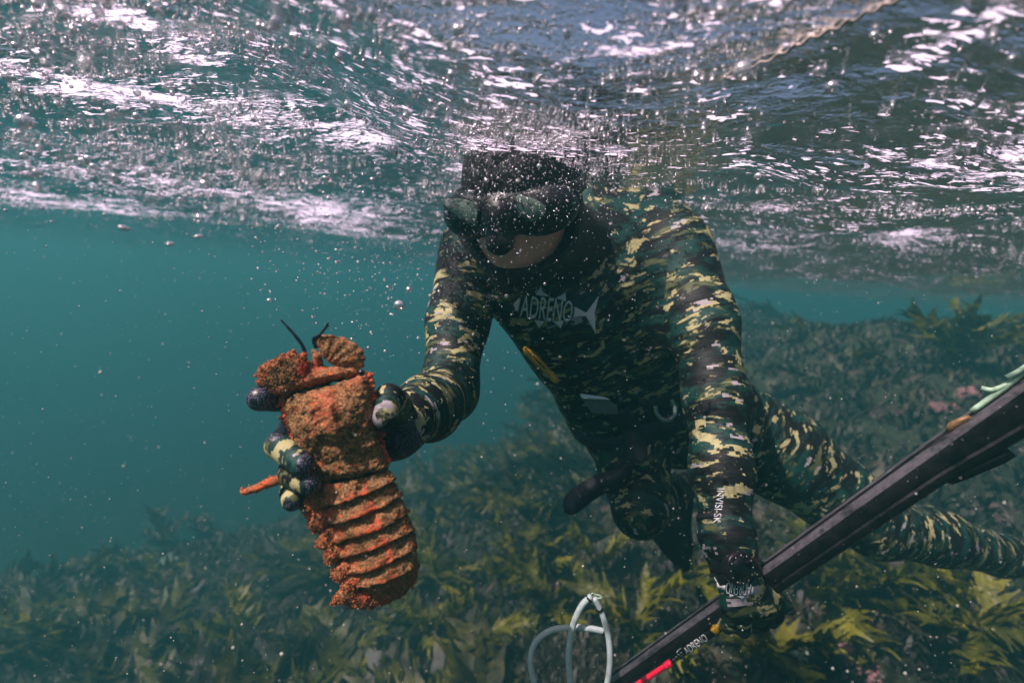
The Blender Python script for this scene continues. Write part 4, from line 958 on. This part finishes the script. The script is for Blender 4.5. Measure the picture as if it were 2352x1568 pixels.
for (px, py, s, m_, lab, cat, nm) in [(1290, 1345, .13, PNK, 'pinkish coralline crust beside yellow kelp, below the loose belt tail', 'coral', 'coralline_algae'), (2228, 908, .13, PNK, 'bright pink coralline clump on the reef above the speargun', 'coral', 'coralline_algae'),
      (2165, 940, .11, PNK, 'mauve coralline clump on the reef, left of the bright pink one', 'coral', 'coralline_algae'), (1830, 1500, .10, SPG, "pale green sponge on the seabed below the diver's lower hand", 'sponge', 'sponge'), (1048, 1155, .09, SPG, 'small pale sponge on the seabed right of the lobster', 'sponge', 'sponge'),
      (395, 1285, .13, SPG, 'pale branching sponge on the dark seabed at left', 'sponge', 'sponge'), (1960, 1515, .15, PNK, 'dull pink coralline patch on the seabed at the lower right', 'coral', 'coralline_algae'), (2070, 1180, .10, SPG, 'pale sponge half hidden behind the speargun barrel', 'sponge', 'sponge')]:
    c = on_ground(px, py); bm = bmesh.new(); rr = np.random.RandomState(int(px))
    for k in range(16):
        q = rr.normal(0, .24, 3)*(1, 1, .25); t = bmesh.ops.create_icosphere(bm, subdivisions=3, radius=s*rr.uniform(.10, .24), matrix=Matrix.Translation(Vector(q*s)))
    for v in bm.verts:
        n_ = mnoise.noise(v.co*(3.5/s))*.10+mnoise.noise(v.co*(12/s))*.09; v.co += v.normal*s*n_
    me = bpy.data.meshes.new(nm); bm.to_mesh(me); bm.free(); o = obj(nm, me, m_); o.location = Vector(c)+Vector((0, 0, s*.08)); tag(o, lab, cat)

# ================================================================== BUBBLES, PARTICLES, ROPE
bm_ = bpy.data.materials.new('air_bubble'); bm_.use_nodes = True; nt = bm_.node_tree; nt.nodes.clear(); out = nd(nt, 'ShaderNodeOutputMaterial')
lw = nd(nt, 'ShaderNodeLayerWeight', i_Blend=.62); gl = nd(nt, 'ShaderNodeBsdfGlossy'); gl.inputs['Color'].default_value = (.98, .92, .96, 1); gl.inputs['Roughness'].default_value = .16
tr = nd(nt, 'ShaderNodeBsdfTransparent'); rm = ramp(nt, lw.outputs['Facing'], [(.0, .35), (.5, .65), (.8, 1)]); mx = nd(nt, 'ShaderNodeMixShader'); nt.links.new(rm, mx.inputs[0]); nt.links.new(tr.outputs[0], mx.inputs[1]); nt.links.new(gl.outputs[0], mx.inputs[2])
df = nd(nt, 'ShaderNodeBsdfDiffuse'); df.inputs[0].default_value = (.85, .78, .84, 1); m2_ = nd(nt, 'ShaderNodeMixShader', i_0=.22); nt.links.new(mx.outputs[0], m2_.inputs[1]); nt.links.new(df.outputs[0], m2_.inputs[2]); nt.links.new(m2_.outputs[0], out.inputs[0])
bm = bmesh.new(); bmesh.ops.create_icosphere(bm, subdivisions=2, radius=1); ico = bpy.data.meshes.new('bubble'); bm.to_mesh(ico); bm.free(); smooth(ico); ico.materials.append(bm_)
icoV = np.array([v.co[:] for v in ico.vertices]); icoF = np.array([tuple(p.vertices) for p in ico.polygons])
bm = bmesh.new(); bmesh.ops.create_icosphere(bm, subdivisions=1, radius=1); icV = np.array([v.co[:] for v in bm.verts]); bm.verts.index_update(); icF = np.array([tuple(v.index for v in f.verts) for f in bm.faces]); bm.free()
hood_t = bvh(hood_me); trees = (suit_t, hood_t, mk_t)
def free_depth(px, py, d):
    dr = Vector(ray(px, py)); k = float(np.array(dr)@FW); best = d
    for t in trees:
        h, n, i, ds = t.ray_cast(Vector((0, 0, 0)), dr)
        if h is not None: best = min(best, ds*k-.006)
    return best
BUB = []   # (pos, radius, flat, zone)
def put(px, py, d, r, zone, flat=1.0, check=True):
    if check: d = free_depth(px, py, d)
    p = P(px, py, d); w = float(wave(p[0], p[1]))
    if p[2] > w-r*.6: 
        s = on_surface(px, py); p = s-np.array((0, 0, 1))*r*.8
        if p@FW < .06 or p@FW > 3: return
    BUB.append((p, r, flat, zone, float(p@FW)))
R = np.random.RandomState(21); LNn = lambda a, s: float(np.exp(R.normal(math.log(a), s)))
for _ in range(1300):     # bright field at upper left, nearer the lens to the left
    px = R.uniform(-60, 1150); py = R.beta(1.5, 1.8)*560-20
    if N1.fbm(np.array(px/170), np.array(py/60+px/300), np.array(3.3), 3) < -.08: continue
    d = R.uniform(.16, .62)+px/3200; put(px, py, d, LNn(.0012, .5)*min(1.4, d/.42), 'upper left')
for _ in range(420): put(R.uniform(-40, 620)+R.uniform(0, 200), R.uniform(0, 470), R.uniform(.12, .24), LNn(.0007, .3), 'upper left')
# bubbles clinging under the skin of the surface, in drifting strings
M_ = 60000; az = R.uniform(-.95, .95, M_); r_ = .2*(4.5/.2)**R.rand(M_); X_ = r_*np.sin(az); Y_ = r_*np.cos(az)
cl_ = N3.fbm(X_*3.2+.3, Y_*9, X_*0+6.6, 4, .6)+.22*sstep(.3, -1.0, X_/r_)-.30*sstep(.0, .6, X_/r_)+.25*np.exp(-((X_-.02)/.25)**2-((Y_-.62)/.2)**2)
ok_ = cl_ > .30; X_, Y_, r_ = X_[ok_], Y_[ok_], r_[ok_]; Zs_ = wave(X_, Y_)
print('surface bubbles', len(X_))
for a_, b_, z_, q_ in zip(X_, Y_, Zs_, r_):
    rd_ = float(np.exp(R.normal(math.log(.00085), .5)))*min(3.2, max(.7, q_/.55)); BUB.append((np.array((a_, b_, z_-rd_*.7)), rd_, .8, 'upper left' if a_ < -.12*b_ else ('above head' if a_ < .45*b_ else 'right surface'), float(np.array((a_, b_, z_))@FW)))
for _ in range(3000):     # froth round the head
    px = R.normal(1200, 190); py = R.normal(375, 80)
    if py < 250 or px < 930: 
        if R.rand() < .6: continue
    put(px, py, R.uniform(.50, .72), LNn(.0006, .5), 'head')
for _ in range(900):     # fine bubbles pouring off head, chest and near shoulder
    px = R.normal(1090, 160); py = R.normal(600, 140)
    put(px, py, R.uniform(.50, .74), LNn(.00055, .4), 'chest')
for _ in range(650): put(R.normal(840, 190), R.normal(600, 110), R.uniform(.45, .8), LNn(.0009, .5), 'open water', R.choice([1, 1, .55]))
for _ in range(450): put(R.uniform(850, 1650), R.uniform(30, 330), R.uniform(.35, .7), LNn(.0010, .6), 'above head')
for _ in range(200): put(R.uniform(1500, 2350), R.uniform(60, 500), R.uniform(.3, .9), LNn(.0010, .5), 'right surface')
for (px, py, d, r, fl) in [(285, 524, .36, .0042, .45), (455, 543, .4, .0038, .45), (390, 560, .36, .0034, .45), (748, 410, .55, .0050, .5), (1118, 415, .60, .0042, .8), (900, 722, .6, .0042, .45), (619, 690, .5, .0034, .8), (755, 595, .6, .0030, .6),
                       (1705, 165, .34, .0060, 1.3), (1880, 165, .34, .0045, .8), (1910, 200, .34, .0045, 1), (1475, 180, .36, .0060, .8), (1485, 225, .36, .0045, 1), (1500, 545, .6, .002, .6), (1247, 592, .62, .0022, .5), (1190, 582, .60, .0026, .6), (1100, 455, .6, .0032, .9),
                       (1268, 490, .63, .0025, .9), (1140, 530, .58, .003, .6), (1062, 448, .58, .0028, .7), (1085, 440, .58, .003, .6), (1175, 365, .6, .0040, .5), (1238, 405, .62, .0042, .5)]: put(px, py, d, r, 'large', fl, False)
# the 300 that show largest are things, the rest one mass of froth
BUB.sort(key=lambda b: -b[1]/b[4])
LAB = {'upper left': 'bright silver air bubble under the sunlit surface at upper left', 'head': "tiny silver bubble in the froth round the diver's head and mask", 'chest': "tiny bubble streaming off the diver's chest and shoulder", 'open water': 'small silver bubble drifting in open water above the lobster',
       'above head': 'silver bubble caught under the broken surface above the diver', 'right surface': 'pale bubble under the surface to the right of the diver', 'large': 'larger glinting air bubble just under the surface'}
GRP = {'upper left': 'bubbles under the surface at upper left', 'head': 'bubbles in the froth round the head', 'chest': 'bubbles off the chest', 'open water': 'bubbles in open water', 'above head': 'bubbles above the diver', 'right surface': 'bubbles under the surface on the right', 'large': 'larger bubbles'}
for (p, r, fl, zone, d) in BUB[:300]:
    o = bpy.data.objects.new('bubble', ico); COL.objects.link(o); o.location = p; o.scale = (r*1.1, r*1.0, r*fl); o.rotation_euler = (0, R.uniform(-.3, .3), R.uniform(0, 3)); tag(o, LAB[zone], 'bubble', GRP[zone])
rest = BUB[300:]; V = (icV[None]*np.array([b[1] for b in rest])[:, None, None]*np.stack([np.ones(len(rest)), np.ones(len(rest)), np.array([b[2] for b in rest])], -1)[:, None, :]+np.array([b[0] for b in rest])[:, None, :]).reshape(-1, 3)
F = (icF[None]+(np.arange(len(rest))*len(icV))[:, None, None]).reshape(-1, 3); tag(obj('froth', fast_mesh('froth', V, F), bm_), kind='stuff')
# suspended specks
Ns = 15000; d = .35+3.2*R.rand(Ns)**1.3; px = R.uniform(-60, 2420, Ns); py = R.uniform(300, 1600, Ns); pos = np.array([P(a, b_, c) for a, b_, c in zip(px, py, d)])
pos = pos[pos[:, 2] < wave(pos[:, 0], pos[:, 1])-.01]; pos = pos[pos[:, 2] > ground(pos[:, 0], pos[:, 1])+.02]; rr = np.exp(R.normal(math.log(.00034), .5, len(pos)))
V = (OCT[None]*rr[:, None, None]+pos[:, None, :]).reshape(-1, 3); F = (OCF[None]+(np.arange(len(pos))*6)[:, None, None]).reshape(-1, 3)
tag(obj('suspended_specks', fast_mesh('suspended_specks', V, F), simple('speck', (.62, .60, .55), .9)), kind='stuff')
# thin line lying in the surface at upper right
rp = []
for px, py in ((1655, 178), (1720, 150), (1790, 118), (1850, 85), (1920, 55), (1990, 22), (2060, -10), (2150, -50)):
    rp.append(on_surface(px, py)-np.array((0, 0, .003)))
q = spline(rp, 8); q = [p+np.array((0, 0, 1))*.0015*math.sin(i*1.3) for i, p in enumerate(q)]
m_ = MB(); m_.add(*tube(q, [.0006+.0008*min(1, i/20) for i in range(len(q))], 8)); o = obj('float_line', m_.mesh('float_line'), simple('beige_line', (.52, .42, .38), .7, nscale=400, namp=.4)); tag(o, 'thin beige line trailing just under the surface at upper right', 'rope')
